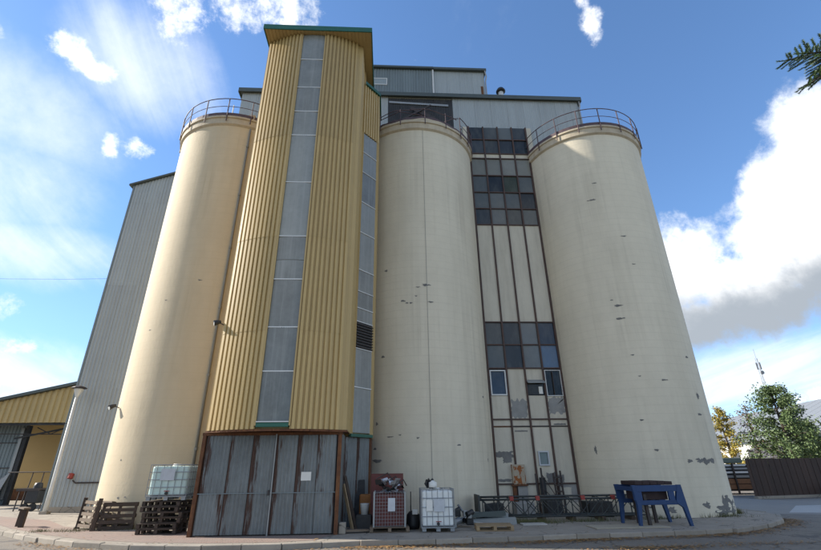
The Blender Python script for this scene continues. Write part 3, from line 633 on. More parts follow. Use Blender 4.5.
# ---------------------------------------------------------------- glazed infill between the middle and the right silo
iw = thing('glazed_wall', (6.3, 20.4, 0), 'tall strip of windows and cream panels between the middle and right silos', 'wall')
IX = [4.57, 5.42, 6.27, 7.12, 7.96]; IY = 20.2
MB().box(4.35, 8.2, IY+.35, IY+.6, 0, 20.2).build('backing', GREYBARE, iw)
MB().box(4.25, 4.53, IY+.02, IY+.3, 0, 20.2).build('edge_strip', CREAM2, iw)
MB().box(8.0, 8.3, IY+.02, IY+.3, 0, 20.2).build('edge_strip', CREAM2, iw)
rg = random.Random(11)
def pane(x0, x1, z0, z1, col, name='pane'):
    m = MB(); tx, tz = rg.uniform(-.006, .006), rg.uniform(-.006, .006)
    m.quad((x0, IY+.03-tx-tz, z0), (x1, IY+.03+tx-tz, z0), (x1, IY+.03+tx+tz, z1), (x0, IY+.03-tx+tz, z1))
    o = m.build(name, PANE, iw); md = o.modifiers.new('s', 'SOLIDIFY'); md.thickness = .008; md.offset = 0
    o.color = (*col, 1); return o
def panel(x0, x1, z0, z1, m=CREAM2, y=.02): return MB().box(x0, x1, IY+y, IY+.12, z0, z1).build('panel', m, iw)
dk = [(.03, .035, .04), (.045, .05, .055), (.07, .075, .075), (.10, .11, .11), (.15, .16, .16), (.035, .05, .075), (.06, .07, .045), (.13, .13, .11)]
rows = [(18.24, 19.25, (1, 2, 1, 0)), (19.25, 20.2, (1, 2, 3, 1)), (16.71, 17.89, (7, 4, 4, 7)), (15.6, 16.71, (3, 0, 6, 3)), (14.55, 15.6, (3, 3, 3, 0)), (13.55, 14.55, (0, 4, 2, 3)), (7.05, 8.16, (2, 1, 4, 5)), (5.94, 7.05, (3, 0, 4, 5))]
for z0, z1, cs in rows:
    for i in range(4):
        c = dk[cs[i]]
        if z0 == 16.71: c = (.20, .20, .175) if i != 2 else (.27, .27, .24)
        if z0 == 5.94 and i == 3: c = (.10, .15, .23)
        pane(IX[i]+.03, IX[i+1]-.03, z0+.03, z1-.03, c)
for i in range(4):
    x0, x1 = IX[i]+.03, IX[i+1]-.03
    panel(x0, x1, 17.89, 18.21); panel(x0, x1, 8.19, 13.52)
    panel(x0, x1, 3.42, 3.66); panel(x0, x1, .02, 1.08) if i in (0, 3) else panel(x0, x1, .02, 1.1)
    panel(x0, x1, 1.14, 3.36)
for i, (z0, z1) in enumerate(((4.72, 5.88), (5.9, 5.92), (4.72, 5.30), (4.68, 5.86))):
    x0, x1 = IX[i]+.03, IX[i+1]-.03
    if i == 1: panel(x0, x1, 3.71, 5.91); continue
    panel(x0, x1, 3.71, z0-.01)
    if z1 < 5.8: panel(x0, x1, z1+.02, 5.91)
# small casement windows with white frames
def casement(x0, x1, z0, z1, col, fm=ALU, y=IY-.02, w=.055):
    f = MB().box(x0, x1, y, y+.10, z0, z0+w).box(x0, x1, y, y+.10, z1-w, z1).box(x0, x0+w, y, y+.10, z0+w, z1-w).box(x1-w, x1, y, y+.10, z0+w, z1-w).build('window_frame', fm, iw)
    m = MB().quad((x0+w, y+.06, z0+w), (x1-w, y+.06, z0+w), (x1-w, y+.06, z1-w), (x0+w, y+.06, z1-w)); o = m.build('pane', PANE, f); o.color = (*col, 1)
    return f
casement(IX[0]+.06, IX[1]-.05, 4.72, 5.86, (.03, .045, .07))
f4 = casement(IX[3]+.06, IX[4]-.03, 4.68, 5.86, (.010, .010, .010), w=.032)
MB().box(IX[3]+.40, IX[3]+.43, IY-.03, IY+.03, 4.74, 5.78).build('sash_bar', DARKSTEEL, f4)
pane(IX[2]+.04, IX[3]-.04, 4.74, 5.28, (.025, .022, .02))
MB().solid([(IX[2]+.03, IY+.02, 5.42), (IX[3]-.02, IY+.02, 5.42), (IX[3]-.02, IY-.22, 5.27), (IX[2]+.03, IY-.22, 5.27)], (0, 0, -.03)).build('awning', GALVP, iw)
MB().box(IX[2]+.55, IX[2]+.72, IY-.03, IY+.02, 4.78, 5.1).build('wall_box', LABELW, iw)
casement(6.44, 6.90, 1.80, 2.38, (.15, .19, .20), LABELM, IY-.05)
# mullions and transoms
for x in IX: MB().box(x-.038, x+.038, IY-.05, IY+.10, .0, 20.19).build('mullion', MULL, iw)
for z in (18.24, 19.25, 16.71, 17.89, 15.6, 14.55, 13.55, 8.16, 7.05, 5.94, 3.69, 1.11):
    for i in range(4): MB().box(IX[i]+.04, IX[i+1]-.04, IY-.035, IY+.09, z-.028, z+.028).build('transom', MULL, iw)
for i in range(4): MB().box(IX[i]+.04, IX[i+1]-.04, IY-.012, IY+.09, 3.37, 3.41).build('cable_strip', DARKSTEEL if i else RUST, iw)
def flatpatch(x, z, w, h, rng, y=IY+.016, edge=.3):
    # ragged four-sided area of bare render
    m = MB(); per = []; n = 9
    f = lambda: 1+rng.uniform(-edge, edge)*.5
    for k in range(n): per.append((-w+2*w*k/n, -h*f()))
    for k in range(n): per.append((w*min(1, f()), -h+2*h*k/n))
    for k in range(n): per.append((w-2*w*k/n, h*f()))
    for k in range(n): per.append((-w*min(1, f()), h-2*h*k/n))
    m.v = [(x, y, z)]+[(x+a, y, z+b) for a, b in per]; n = len(per)
    for k in range(n): m.f.append((0, 1+k, 1+(k+1) % n))
    return m
for (bx_, dx_, z, w_, h_, mm, dy_) in ((1, .42, 4.12, .385, .40, GREYBARE, 0), (3, .43, 4.28, .38, .34, GREYBARE, 0), (0, .42, 2.25, .385, .12, BARE, 0), (0, .52, 2.06, .20, .12, BARE, -.002), (2, .62, 1.32, .20, .20, BARE, 0), (3, .20, 1.3, .13, .16, BARE, 0), (3, .68, .72, .13, .30, GREYBARE, 0), (3, .40, 1.02, .36, .06, GREYBARE, -.002), (1, .4, 3.2, .3, .03, BARE, 0), (3, .45, 3.47, .28, .035, BARE, 0), (0, .35, 1.25, .3, .05, BARE, 0)):
    flatpatch(IX[bx_]+dx_, z, w_, h_, rg, IY+.016+dy_, .5).build('bare_patch', mm, iw)

# ---------------------------------------------------------------- head house above the silos
hh = thing('head_house', (1.3, 21, 18), 'long grey clad gallery across the tops of the silos', 'building')
HY = 20.42
MB().box(-8.9, 11.6, HY+.05, 24.6, 18.12, 22.6).build('core_wall', GREYC, hh)
xs = [-8.9+1.0*i for i in range(21)]+[11.6]
for a, b in zip(xs, xs[1:]):
    if b <= -.2 or a >= 3.75 or True:
        if a < 3.75 and b > -.15:
            continue
        zb = 20.22 if (a > 4 and b < 8.7) else 18.13
        MB().sheet(lambda u: (u, HY, 0, -1), a+.004, b-.004, zb, 22.58, .125, .012, 'trap').build('cladding_sheet', GREYC, hh)
MB().sheet(lambda u: (u, HY, 0, -1), -.90, -.17, 18.13, 22.58, .12, .012, 'trap').build('cladding_sheet', GREYC, hh)
MB().sheet(lambda u: (u, HY, 0, -1), 3.77, 4.1, 18.13, 22.58, .12, .012, 'trap').build('cladding_sheet', GREYC, hh)
# near-black sheets, colour standing in for the shaded opening behind the middle silo
dx = [-.15, .55, 1.3, 2.0, 2.7, 3.3, 3.75]
for a, b in zip(dx, dx[1:]): MB().sheet(lambda u: (u, HY, 0, -1), a+.004, b-.006, 18.13, 22.45, .15, .015, 'trap').build('dark_sheet', BLACKC, hh)
MB().bar((-.1, HY-.04, 22.12), (3.5, HY-.04, 21.95), .03, .14).build('bent_strip', GALVP, hh)
MB().bar((.3, HY-.25, 20.3), (2.4, HY-.3, 21.7), .06, .10).build('fallen_beam', DARKSTEEL, hh)
MB().bar((1.2, HY-.2, 21.55), (2.6, HY-.25, 20.7), .04, .22).build('fallen_beam', DARKSTEEL, hh)
MB().box(-9.05, 11.75, HY-.16, 24.8, 22.60, 22.66).build('roof', COPING, hh)
MB().box(-9.05, 11.75, HY-.20, HY-.16, 22.52, 22.80).build('coping', COPING, hh)
MB().box(11.75, 11.79, HY-.2, 24.8, 22.45, 22.80).build('coping', COPING, hh)
MB().box(-9.09, -9.05, HY-.2, 24.8, 22.45, 22.80).build('coping', COPING, hh)
MB().tube([(11.66, HY-.10, 22.5), (11.66, HY-.10, 22.2), (11.60, HY-.06, 21.9), (11.60, HY-.06, 18.3)], .055, 8).build('down_pipe', GALVP, hh)
ph = thing('penthouse', (2.6, 23, 22.66), 'small grey clad penthouse on the gallery roof with a white downpipe', 'penthouse')
PY = 22.5
MB().box(-1.9, 6.5, PY+.05, 26, 22.67, 27.25).build('core_wall', GREYD, ph)
xs = [-1.9+.9*i for i in range(6)]+[2.86]
for a, b in zip(xs, xs[1:]): MB().sheet(lambda u: (u, PY, 0, -1), a+.004, b-.004, 22.68, 27.24, .18, .03, 'trap').build('cladding_sheet', GREYD, ph)
xs = [2.95, 3.85, 4.75, 5.65, 6.5]
for a, b in zip(xs, xs[1:]): MB().sheet(lambda u: (u, PY+.02, 0, -1), a+.003, b-.003, 22.68, 27.24, .15, .01, 'trap').build('cladding_sheet', GREYC, ph)
MB().tube([(2.90, PY-.08, 27.2), (2.90, PY-.08, 22.7)], .06, 8).build('down_pipe', ALU, ph)
MB().box(-2.0, 2.95, PY-.2, 26.2, 27.26, 27.42).build('roof', COPING, ph)
MB().box(2.96, 6.65, PY-.2, 26.2, 27.22, 27.40).build('roof', COPING, ph)
wf = MB().box(-1.25, -.25, PY-.05, PY+.02, 25.75, 25.81).box(-1.25, -.25, PY-.05, PY+.02, 26.30, 26.36).box(-.31, -.25, PY-.05, PY+.02, 25.81, 26.30).box(-1.25, -1.19, PY-.05, PY+.02, 25.81, 26.30).build('window_frame', ALU, ph)
o = MB().quad((-1.19, PY-.035, 25.81), (-.31, PY-.035, 25.81), (-.31, PY-.035, 26.30), (-1.19, PY-.035, 26.30)).build('pane', PANE, wf); o.color = (.22, .25, .26, 1)
MB().tube([(6.55, PY-.15, 27.2), (6.62, PY-.12, 26.7), (6.55, PY-.04, 26.3), (6.55, PY-.04, 22.7)], .05, 8).build('down_pipe', GALVP, ph)
m = MB(); m.box(6.2, 6.36, PY-.006, PY+.0, 24.6, 25.9); m.build('rust_stain_plate', RUST, ph)
ck = thing('roof_vent', (7.45, 22.2, 22.66), 'mushroom capped steel vent pipe on the gallery roof', 'vent')
MB().tube([(7.45, 22.2, 22.66), (7.45, 22.2, 25.1)], .17, 14).build('pipe', ALU, ck, smooth=True)
MB().lathe((7.45, 22.2, 25.05), [(.20, 0), (.31, .05), (.31, .13), (.22, .30), (.0, .36)], 16).build('cap', BLACKP, ck, smooth=True)
MB().lathe((7.45, 22.2, 25.05), [(.02, -.01), (.305, .045)], 16).build('cap_underside', BLACKP, ck)

# ---------------------------------------------------------------- grey clad building on the left
gb = thing('clad_building', (-12, 30, 0), 'tall grey corrugated metal building behind the left silo', 'building')
GX, GY = -16.67, 25.0
zt = lambda x: 18.9+(x-GX)*.38
m = MB(); m.solid([(GX+.05, GY+.05, 0), (-7, GY+.05, 0), (-7, GY+.05, zt(-7)), (GX+.05, GY+.05, zt(GX))], (0, 14, 0)); m.build('core_wall', GREYC, gb)
for i in range(6):
    a, b = GX+.95*i, GX+.95*(i+1)
    for z0, z1 in ((.25, 5.9), (5.88, 11.9), (11.88, 17.6)):
        MB().sheet(lambda u, z0=z0: (u, GY-(.004 if z0 > 5 else 0)-(.004 if z0 > 11 else 0), 0, -1), a+.003, b-.003, z0, z1, .19, .03, 'trap').build('cladding_sheet', GREYC, gb)
    MB().sheet(lambda u: (u, GY-.012, 0, -1), a+.003, b-.003, 17.58, 19, .19, .03, 'trap', ztop=zt).build('cladding_sheet', GREYC, gb)
MB().solid([(GX-.25, GY-.2, zt(GX-.25)+.02), (-7, GY-.2, zt(-7)+.02), (-7, GY-.2, zt(-7)+.14), (GX-.25, GY-.2, zt(GX-.25)+.14)], (0, 14.3, 0)).build('roof', COPING, gb)
MB().box(GX-.06, GX+.03, GY-.05, GY+.06, 0, zt(GX)).build('corner_trim', GREYD, gb)
MB().box(GX, -7, GY-.03, GY+.05, 0, .25).build('plinth', CONC, gb)

# ---------------------------------------------------------------- open shed on the far left
ys = thing('open_shed', (-22, 33, 0), 'open yellow ribbed shed with a sloping roof at the left edge', 'shed')
fz = lambda x: 7.65+(x+16.8)*.227
MB().sheet(lambda u: (u, 30, 0, -1), -29, -16.75, 4.65, 7, .36, .07, 'trap', ztop=fz).build('fascia', YEL, ys)
MB().solid([(-29, 30.08, 4.66), (-16.75, 30.08, 4.66), (-16.75, 30.08, fz(-16.75)-.02), (-29, 30.08, fz(-29)-.02)], (0, .1, 0)).build('fascia_backing', YELPALE, ys)
MB().solid([(-29.3, 29.7, fz(-29.3)+.02), (-16.7, 29.7, fz(-16.7)+.02), (-16.7, 29.7, fz(-16.7)+.2), (-29.3, 29.7, fz(-29.3)+.2)], (0, 8.4, 0)).build('roof', COPING, ys)
MB().box(-29, -16.75, 37.5, 37.7, 0, 5.2).build('back_wall', mat('ochre_wall', (0.60, 0.42, 0.18), .7, .08, .5, .1, 20), ys)
MB().box(-29, -16.75, 37.4, 37.49, 0, .75).build('plinth', RUST, ys)
MB().sheet(lambda u: (u, 32, 0, -1), -29, -23.75, 0.05, 4.7, .22, .04, 'trap').build('side_cladding', GREYD, ys)
MB().box(-29, -23.78, 32.01, 32.1, 0, 4.7).build('side_wall', GREYD, ys)
for z in (1.2, 2.1, 3.6): MB().bar((-29, 31.93, z), (-23.75, 31.93, z), .05, .05).build('rail', DARKSTEEL, ys)
MB().box(-23.72, -23.5, 31.85, 32.1, 0, 4.65).build('post', BLACKC, ys)
MB().box(-23.98, -23.80, 31.85, 31.95, .3, 4.5).build('post', GALVP, ys)
MB().box(-17.4, -17.2, 30.0, 30.2, 0, 4.65).build('post', BLACKC, ys)
MB().bar((-29, 30.15, 4.6), (-16.75, 30.15, 4.6), .16, .16).build('beam', BLACKC, ys)
MB().bar((-23.6, 31, 3.8), (-20.6, 31, 4.4), .08, .10).build('brace', BLACKC, ys)
MB().bar((-22.4, 31, 4.45), (-21.5, 31, 4.05), .05, .05).build('brace', DARKSTEEL, ys); MB().bar((-20.6, 31, 4.45), (-21.5, 31, 4.05), .05, .05).build('brace', DARKSTEEL, ys)
MB().bar((-25, 31.1, 4.1), (-18, 31.1, 4.0), .05, .05).build('tie_rod', DARKSTEEL, ys)
tp = MB().solid([(-25.2, 31.2, 0), (-23.9, 31.2, 0), (-23.7, 31.7, 1.9), (-24.6, 31.7, 1.2)], (0, .06, 0)).build('leaning_sheet', GALVP); tag(tp, 'pale metal sheet leaning in the open yellow shed', 'sheet')
# steel barrier and cart in front of it
ba = thing('barrier_rail', (-19, 27, 0), 'thin steel barrier rail in front of the open yellow shed', 'barrier')
MB().tube([(-20.3, 27, 1.82), (-17.7, 27, 1.82)], .03, 6).build('rail', DARKSTEEL, ba)
for x0, x1 in ((-19.0, -19.15), (-18.45, -18.5), (-17.95, -18.2)): MB().tube([(x0, 27, 1.82), (x1, 27, 0)], .025, 6).build('upright', DARKSTEEL, ba)
ct = thing('machine_cart', (-18.5, 26.4, 0), 'black machine on a low cart beside the lamp post', 'cart')
MB().box(-18.5, -17.9, 26.2, 26.8, .35, 1.0).build('body', BLACKP, ct, bevel=.04)
MB().box(-19.0, -17.9, 26.15, 26.85, .93, 1.05).build('tray', DARKSTEEL, ct)
MB().tube([(-18.9, 26.3, .95), (-18.95, 26.3, 0)], .03, 6).build('leg', DARKSTEEL, ct); MB().tube([(-18.9, 26.7, .95), (-18.95, 26.7, 0)], .03, 6).build('leg', DARKSTEEL, ct)
MB().lathe((-18.2, 26.5, 1.05), [(.0, .28), (.16, .25), (.2, .1), (.2, 0)], 14).build('motor', BLACKP, ct, smooth=True)
for x in (-18.4, -18.0): MB().tube([(x, 26.15, .18), (x, 26.25, .18)], .18, 16).build('wheel', TYRE, ct)
# lamp post
lp = thing('lamp_post', (-15.98, 24.2, 0), 'white post with a lantern head at the corner of the grey building', 'lamp post')
MB().tube([(-15.98, 24.2, 0), (-15.98, 24.2, 1.2), (-16.02, 24.2, 5.3)], [.11, .09, .07], 12).build('post', POSTW, lp, smooth=True)
MB().box(-16.15, -15.8, 24.05, 24.35, 0, .12).build('foot', CONC, lp)
MB().lathe((-16.02, 24.2, 5.3), [(.05, 0), (.08, .05), (.22, .42), (.21, .46)], 10).build('lantern_glass', LAMPG, lp)
MB().lathe((-16.02, 24.2, 5.3), [(.22, .44), (.36, .47), (.30, .53), (.10, .60), (0, .62)], 12).build('lantern_cap', DARKSTEEL, lp)
MB().bar((-16.0, 24.2, 4.0), (-16.35, 24.2, 4.05), .03, .03).build('hook', DARKSTEEL, lp)
# red valve and pipe on grey building
hv = thing('wall_valve', (-15.6, 24.85, 1.5), 'small red valve and pipe on the grey corrugated wall', 'valve')
MB().tube([(-15.65, 24.80, 1.5), (-15.65, 24.86, 1.72)], .12, 12).build('hose_reel', RED, hv)
MB().tube([(-15.55, 24.9, 1.42), (-15.4, 24.9, 1.3), (-12.5, 24.9, 1.32)], .035, 8).build('pipe', DARKSTEEL, hv)
# overhead wire
w = MB(); w.tube([(-60+i*5.6, 42+.0*i, 19.6-0.05*i+1.0*((i-4)/4)**2) for i in range(9)], .012, 5)
tag(w.build('overhead_wire', BLACKP), 'thin overhead wire crossing the sky to the grey building', 'wire')

# ---------------------------------------------------------------- pallets, tanks and yard clutter
def meshof(name, mb, m): me = mb.mesh(name); me.materials.append(m); return me
def make_pallet_meshes(m):
    return (meshof('deck_board', MB().box(-.6, .6, -.05, .05, 0, .022), m), meshof('cross_board', MB().box(-.05, .05, -.4, .4, 0, .022), m), meshof('block', MB().box(-.05, .05, -.06, .06, 0, .078), m))
PM = {k: make_pallet_meshes(m) for k, m in (('d', WOODD), ('w', WOOD), ('l', WOODL))}
def pallet(kind, loc, rot, label, group=None, seed=0, sc_=(1, 1, 1)):
    r = random.Random(seed); t = thing('wooden_pallet', loc, label, 'pallet', group)
    db, cb, bl = PM[kind]
    def put(me, x, y, z, a=0):
        o = bpy.data.objects.new(me.name.split('.')[0], me); C.objects.link(o); o.parent = t; o.location = (x, y, z); o.rotation_euler = (0, 0, a)
    for i in range(5): put(db, r.uniform(-.006, .006), -.35+.175*i, .122, r.uniform(-.01, .01))
    for x in (-.55, 0, .55):
        put(cb, x, 0, .100)
        for y in (-.34, 0, .34): put(bl, x, y, .022)
    for y in (-.34, 0, .34): put(db, 0, y, 0)
    t.rotation_euler = rot; t.scale = sc_; return t
names = ['bottom', 'second from the bottom', 'third from the bottom', 'third from the top', 'second from the top', 'topmost']
for i in range(6):
    pallet('d', (-6.90+random.uniform(-.06, .06), 16.05+random.uniform(-.04, .04), .006+.150*i), (0, 0, R_(-4+random.uniform(-4, 4))), 'dark wooden pallet, %s in the stack under the left white tank' % names[i], 'dark pallets stacked under the left tank', i)
def rbox(x0, x1, y0, y1, z0, z1, r, n=5):
    pts = []
    for cx_, cy_, a0 in ((x1-r, y0+r, -90), (x1-r, y1-r, 0), (x0+r, y1-r, 90), (x0+r, y0+r, 180)):
        for k in range(n+1): a = R_(a0+90*k/n); pts.append((cx_+r*math.cos(a), cy_+r*math.sin(a)))
    return MB().prism(pts, z0, z1)
def tote(loc, rz, pm, label, w=1.0, d=1.2, h=1.0, seed=0, lab=0):
    t = thing('ibc_tank', (0, 0, 0), label, 'tank', 'caged plastic tanks')
    w2, d2 = w/2, d/2
    for x in (-w2+.08, 0, w2-.08):
        for y in (-d2+.08, 0, d2-.08): MB().box(x-.06, x+.06, y-.06, y+.06, 0.02, .11).build('foot', CAGE, t)
    MB().box(-w2, w2, -d2, d2, .11, .14).build('base_plate', CAGE, t)
    tk = rbox(-w2+.035, w2-.035, -d2+.035, d2-.035, .145, .145+h*.96, .09).build('tank', pm, t, bevel=.05)
    MB().lathe((0, 0, .145+h*.96), [(.13, -.01), (.13, .05), (.11, .07), (0, .07)], 20).build('screw_lid', LABELW, tk)
    cg = MB(); r = .009; hz = [.17+(h-.02)*k/4 for k in range(5)]
    for z in hz: cg.tube([(-w2, -d2, z), (w2, -d2, z), (w2, d2, z), (-w2, d2, z)], r*1.1, 5, closed=True)
    nx = 6
    for k in range(nx+1):
        x = -w2+w*k/nx
        for y in (-d2, d2): cg.tube([(x, y, .13), (x, y, .15+h)], r, 5)
    for k in range(1, nx):
        y = -d2+d*k/nx
        for x in (-w2, w2): cg.tube([(x, y, .13), (x, y, .15+h)], r, 5)
    for x in (-.18, .18): cg.tube([(x*w, -d2, .15+h), (x*w, d2, .15+h)], r*1.3, 5)
    cg.build('cage', CAGE, t)
    if lab == 0: MB().box(-.26, .16, -d2-.012, -d2-.006, .14+h*.50, .14+h*.88).build('label_plate', LABELM, t)
    else:
        MB().box(-.12, .2, -d2-.012, -d2-.006, .14+h*.40, .14+h*.74).build('label_plate', LABELM, t)
        MB().box(-.34, -.16, -d2-.012, -d2-.006, .14+h*.42, .14+h*.72).build('label_plate', LABELW, t)
    vb = MB().tube([(0, -d2+.05, .22), (0, -d2-.03, .22)], .045, 10).build('valve', BLACKP, t)
    MB().tube([(-.07, -d2-.02, .28), (.09, -d2-.02, .28)], .012, 6).build('valve_handle', RED, vb)
    t.location = loc; t.rotation_euler = (0, 0, rz); return t
tote((-6.86, 16.1, .907), R_(3), PLASTICG, 'caged white tank on top of the dark pallet stack', 1.2, 1.0, .88, 1, 0)
tote((1.53, 15.5, 0.004), R_(-1), PLASTIC, 'caged white plastic tank on the pavement before the middle silo', 1.0, 1.1, 1.0, 2, 1)
jg = MB().lathe((1.42, 15.3, 1.19), [(0, 0), (.12, .0), (.13, .05), (.13, .14), (.05, .18), (.04, .2), (0, .2)], 14).build('white_tub', LABELW, smooth=True); tag(jg, 'small white tub on top of the front caged tank', 'tub')
bd = MB()
rr_ = random.Random(4)
for i in range(9):
    a = rr_.uniform(0, 6.28); bd.tube([(1.33+.05*math.cos(a), 15.42+.05*math.sin(a), 1.19), (1.33+.12*math.cos(a), 15.42+.12*math.sin(a), 1.30), (1.33+.10*math.cos(a+.5), 15.42+.1*math.sin(a+.5), 1.40+rr_.uniform(0, .05))], [.05, .06, .02], 6)
tag(bd.build('dark_rag', BLACKP), 'dark crumpled rag on top of the front caged tank', 'rag')
# upright broken pallets on the left
up = [((-10.05, 17.55, .45), (R_(86), 0, R_(-38)), 'weathered pallet stood on edge, leftmost of the loose pallets by the left silo'),
      ((-9.75, 17.75, .42), (R_(80), 0, R_(-34)), 'weathered pallet stood on edge behind the leftmost loose pallet'),
      ((-8.95, 17.25, .40), (R_(84), 0, R_(12)), 'weathered pallet stood on edge next to the dark pallet stack'),
      ((-9.2, 17.6, .10), (R_(8), R_(3), R_(20)), 'weathered pallet lying behind the pallets stood on edge')]
for i, (l, r, s) in enumerate(up): pallet('w' if i != 2 else 'd', l, r, s, 'loose pallets by the left silo', 20+i, (.86, 1, 1))
for i, (x, y) in enumerate(((-10.52, 17.75), (-9.55, 16.95))):
    o = MB().box(x-.055, x+.055, y-.055, y+.055, 0, .95).box(x-.07, x+.07, y-.07, y+.07, .0, .06).build('timber_post', WOODD, bevel=.01)
    o.rotation_euler = (0, R_(3), R_(20)); tag(o, ('left' if i == 0 else 'right')+' upright timber post of the loose pallets by the left silo', 'post')
bn = thing('wooden_trestle', (-13.0, 18.6, 0), 'small wooden trestle near the kerb at the left edge', 'trestle')
MB().bar((-13.35, 18.9, .60), (-12.75, 18.35, .60), .20, .05).build('top_board', WOOD, bn)
for x, y in ((-13.2, 18.8), (-12.85, 18.45)): MB().bar((x-.02, y, 0), (x, y, .575), .10, .14, up=(1, 0, 0)).build('leg', WOODD, bn)
# mesh box pallet with red panels
mx = thing('mesh_box', (.06, 15.6, 0), 'wire mesh box with red panels and silver scrap on a wooden pallet', 'crate')
x0, x1, y0, y1 = -.40, .54, 15.15, 16.05
mk = MB()
for i in range(12):
    x = x0+(x1-x0)*i/11; mk.tube([(x, y0, .16), (x, y0, 1.08)], .0045, 4); mk.tube([(x, y1, .16), (x, y1, 1.08)], .0045, 4)
    y = y0+(y1-y0)*i/11; mk.tube([(x0, y, .16), (x0, y, 1.08)], .0045, 4); mk.tube([(x1, y, .16), (x1, y, 1.08)], .0045, 4)
for i in range(11): z = .17+.091*i; mk.tube([(x0, y0, z), (x1, y0, z), (x1, y1, z), (x0, y1, z)], .0045, 4, closed=True)
mk.build('mesh_cage', GALVP, mx)
for x in (x0, x1):
    for y in (y0, y1): MB().box(x-.025, x+.025, y-.025, y+.025, .14, 1.1).build('corner_post', GALVP, mx)
MB().box(x0+.03, x1-.03, y0+.10, y1-.03, .17, 1.02).build('red_panel', mat('dull_red', (0.13, 0.036, 0.03), .7, .4, 3, .2, streak=((.05, .025, .02), .6, (4, 2))), mx)
MB().box(x0-.14, x1-.02, y1+.02, y1+.07, .14, 1.60).build('red_board', mat('dull_red', (0, 0, 0)), mx)
MB().box(.02, .24, y0-.016, y0-.010, .56, .92).build('plate', LABELM, mx)
pallet('w', (.07, 15.55, .006), (0, 0, R_(1)), 'weathered pallet under the wire mesh box', None, 31, (.98, 1.2, .95))
rs = random.Random(9)
for i in range(16):
    m = MB(); cx_, cy_, cz_ = rs.uniform(-.28, .42), rs.uniform(15.2, 15.75), 1.12+rs.uniform(0, .32)
    n = 5; pts = []
    a = rs.uniform(0, 6.28); tl = rs.uniform(-.9, .9); L = rs.uniform(.25, .5); wd = rs.uniform(.12, .28)
    for k in range(n):
        u = (k/(n-1)-.5)*L; bend = rs.uniform(-.06, .06)
        for s_ in (-.5, .5):
            pts.append((cx_+u*math.cos(a)-s_*wd*math.sin(a), cy_+u*math.sin(a)*.6+s_*wd*math.cos(a)*.6, cz_+u*tl*.6+bend+s_*rs.uniform(-.1, .1)))
    m.v = pts
    for k in range(n-1): m.f.append((2*k, 2*k+2, 2*k+3, 2*k+1))
    if i == 0: scr = thing('metal_scrap', (.05, 15.5, 1.08), 'crumpled silver sheet metal scrap heaped on the mesh box', 'scrap')
    o = m.build('scrap_sheet', SILVER if i % 3 else BLACKP, scr); md = o.modifiers.new('s', 'SOLIDIFY'); md.thickness = .004
for i in range(3):
    MB().tube([(-.35+.3*i, 15.2, 1.45-.1*i), (.0+.25*i, 15.3, 1.62-.1*i), (.3+.15*i, 15.35, 1.25)], .02, 6).build('scrap_rod', DARKSTEEL, scr)
# junk between shed and mesh box
def leaning(p, q, w, h, m, name, label, cat):
    o = MB().bar(p, q, w, h).build(name, m); return tag(o, label, cat)
leaning((-1.05, 15.6, .02), (-1.42, 15.9, 1.3), .05, .09, WOODL, 'plank', 'pale plank leaning on the side of the rusty shed', 'plank')
leaning((-.95, 15.75, .02), (-1.40, 16.1, 1.55), .12, .03, WOODD, 'plank', 'dark plank leaning behind the pale plank by the shed', 'plank')
leaning((-1.35, 15.1, .08), (-.55, 15.3, .06), .20, .05, WOOD, 'plank', 'grey plank lying on the ground beside the shed', 'plank')
leaning((-1.0, 16.5, .02), (-1.05, 16.75, 1.4), .55, .03, BLACKC, 'dark_board', 'dark sheet propped up in the corner beside the shed', 'board')
bk = MB().lathe((-.72, 16.0, .42), [(0, 0), (.11, 0), (.15, .30), (.155, .31), (.14, .31), (.105, .02)], 16).build('bucket', PLASTIC, smooth=True); tag(bk, 'white plastic bucket on a dark box beside the mesh box', 'bucket')
tag(MB().box(-.98, -.50, 15.8, 16.25, 0, .42).build('dark_box', BLACKC, bevel=.02), 'dark box in the corner under the white bucket', 'box')
tag(MB().box(-.92, -.55, 16.35, 16.7, .0, .98).build('orange_container', mat('dull_orange', (.30, .12, .03), .7, .4, 4, .2), bevel=.05), 'dull orange container in the corner beside the mesh box', 'container')
tag(MB().box(-1.42, -1.22, 14.98, 15.2, 0, .30).build('concrete_block', CONC, bevel=.02), 'small concrete block at the corner of the rusty shed', 'block')
# broom / black machine between mesh box and tank
vm = thing('vacuum_machine', (.82, 15.9, 0), 'small black machine with an upright handle between mesh box and tank', 'machine')
MB().lathe((.82, 15.9, .0), [(0, .02), (.2, .02), (.22, .12), (.2, .4), (.12, .5), (0, .52)], 16).build('body', BLACKP, vm, smooth=True)
MB().tube([(.75, 16.0, .3), (.76, 16.1, 1.05)], .018, 6).build('handle', BLACKP, vm)
MB().box(.78, .96, 15.62, 15.72, .42, .56).build('motor_cover', LABELW, vm, bevel=.02)
# scrap engine parts right of tank
rs = random.Random(15)
en = thing('engine_scrap', (2.35, 16.2, 0), 'heap of dark engine parts just right of the front tank', 'scrap')
for i in range(14):
    x, y, z = 2.35+rs.uniform(-.28, .3), 16.2+rs.uniform(-.25, .3), rs.uniform(.05, .42); r = rs.uniform(.05, .13)
    if i % 2: MB().tube([(x-r, y-.05, z), (x+r, y+.05, z+rs.uniform(-.1, .1))], r*.8, 10).build('cylinder_part', CAGE if i % 3 == 0 else BLACKP, en)
    else: MB().box(x-r, x+r, y-r, y+r, max(0, z-r), z+r).build('casing', BLACKP if i % 4 else GALVP, en, bevel=.02)
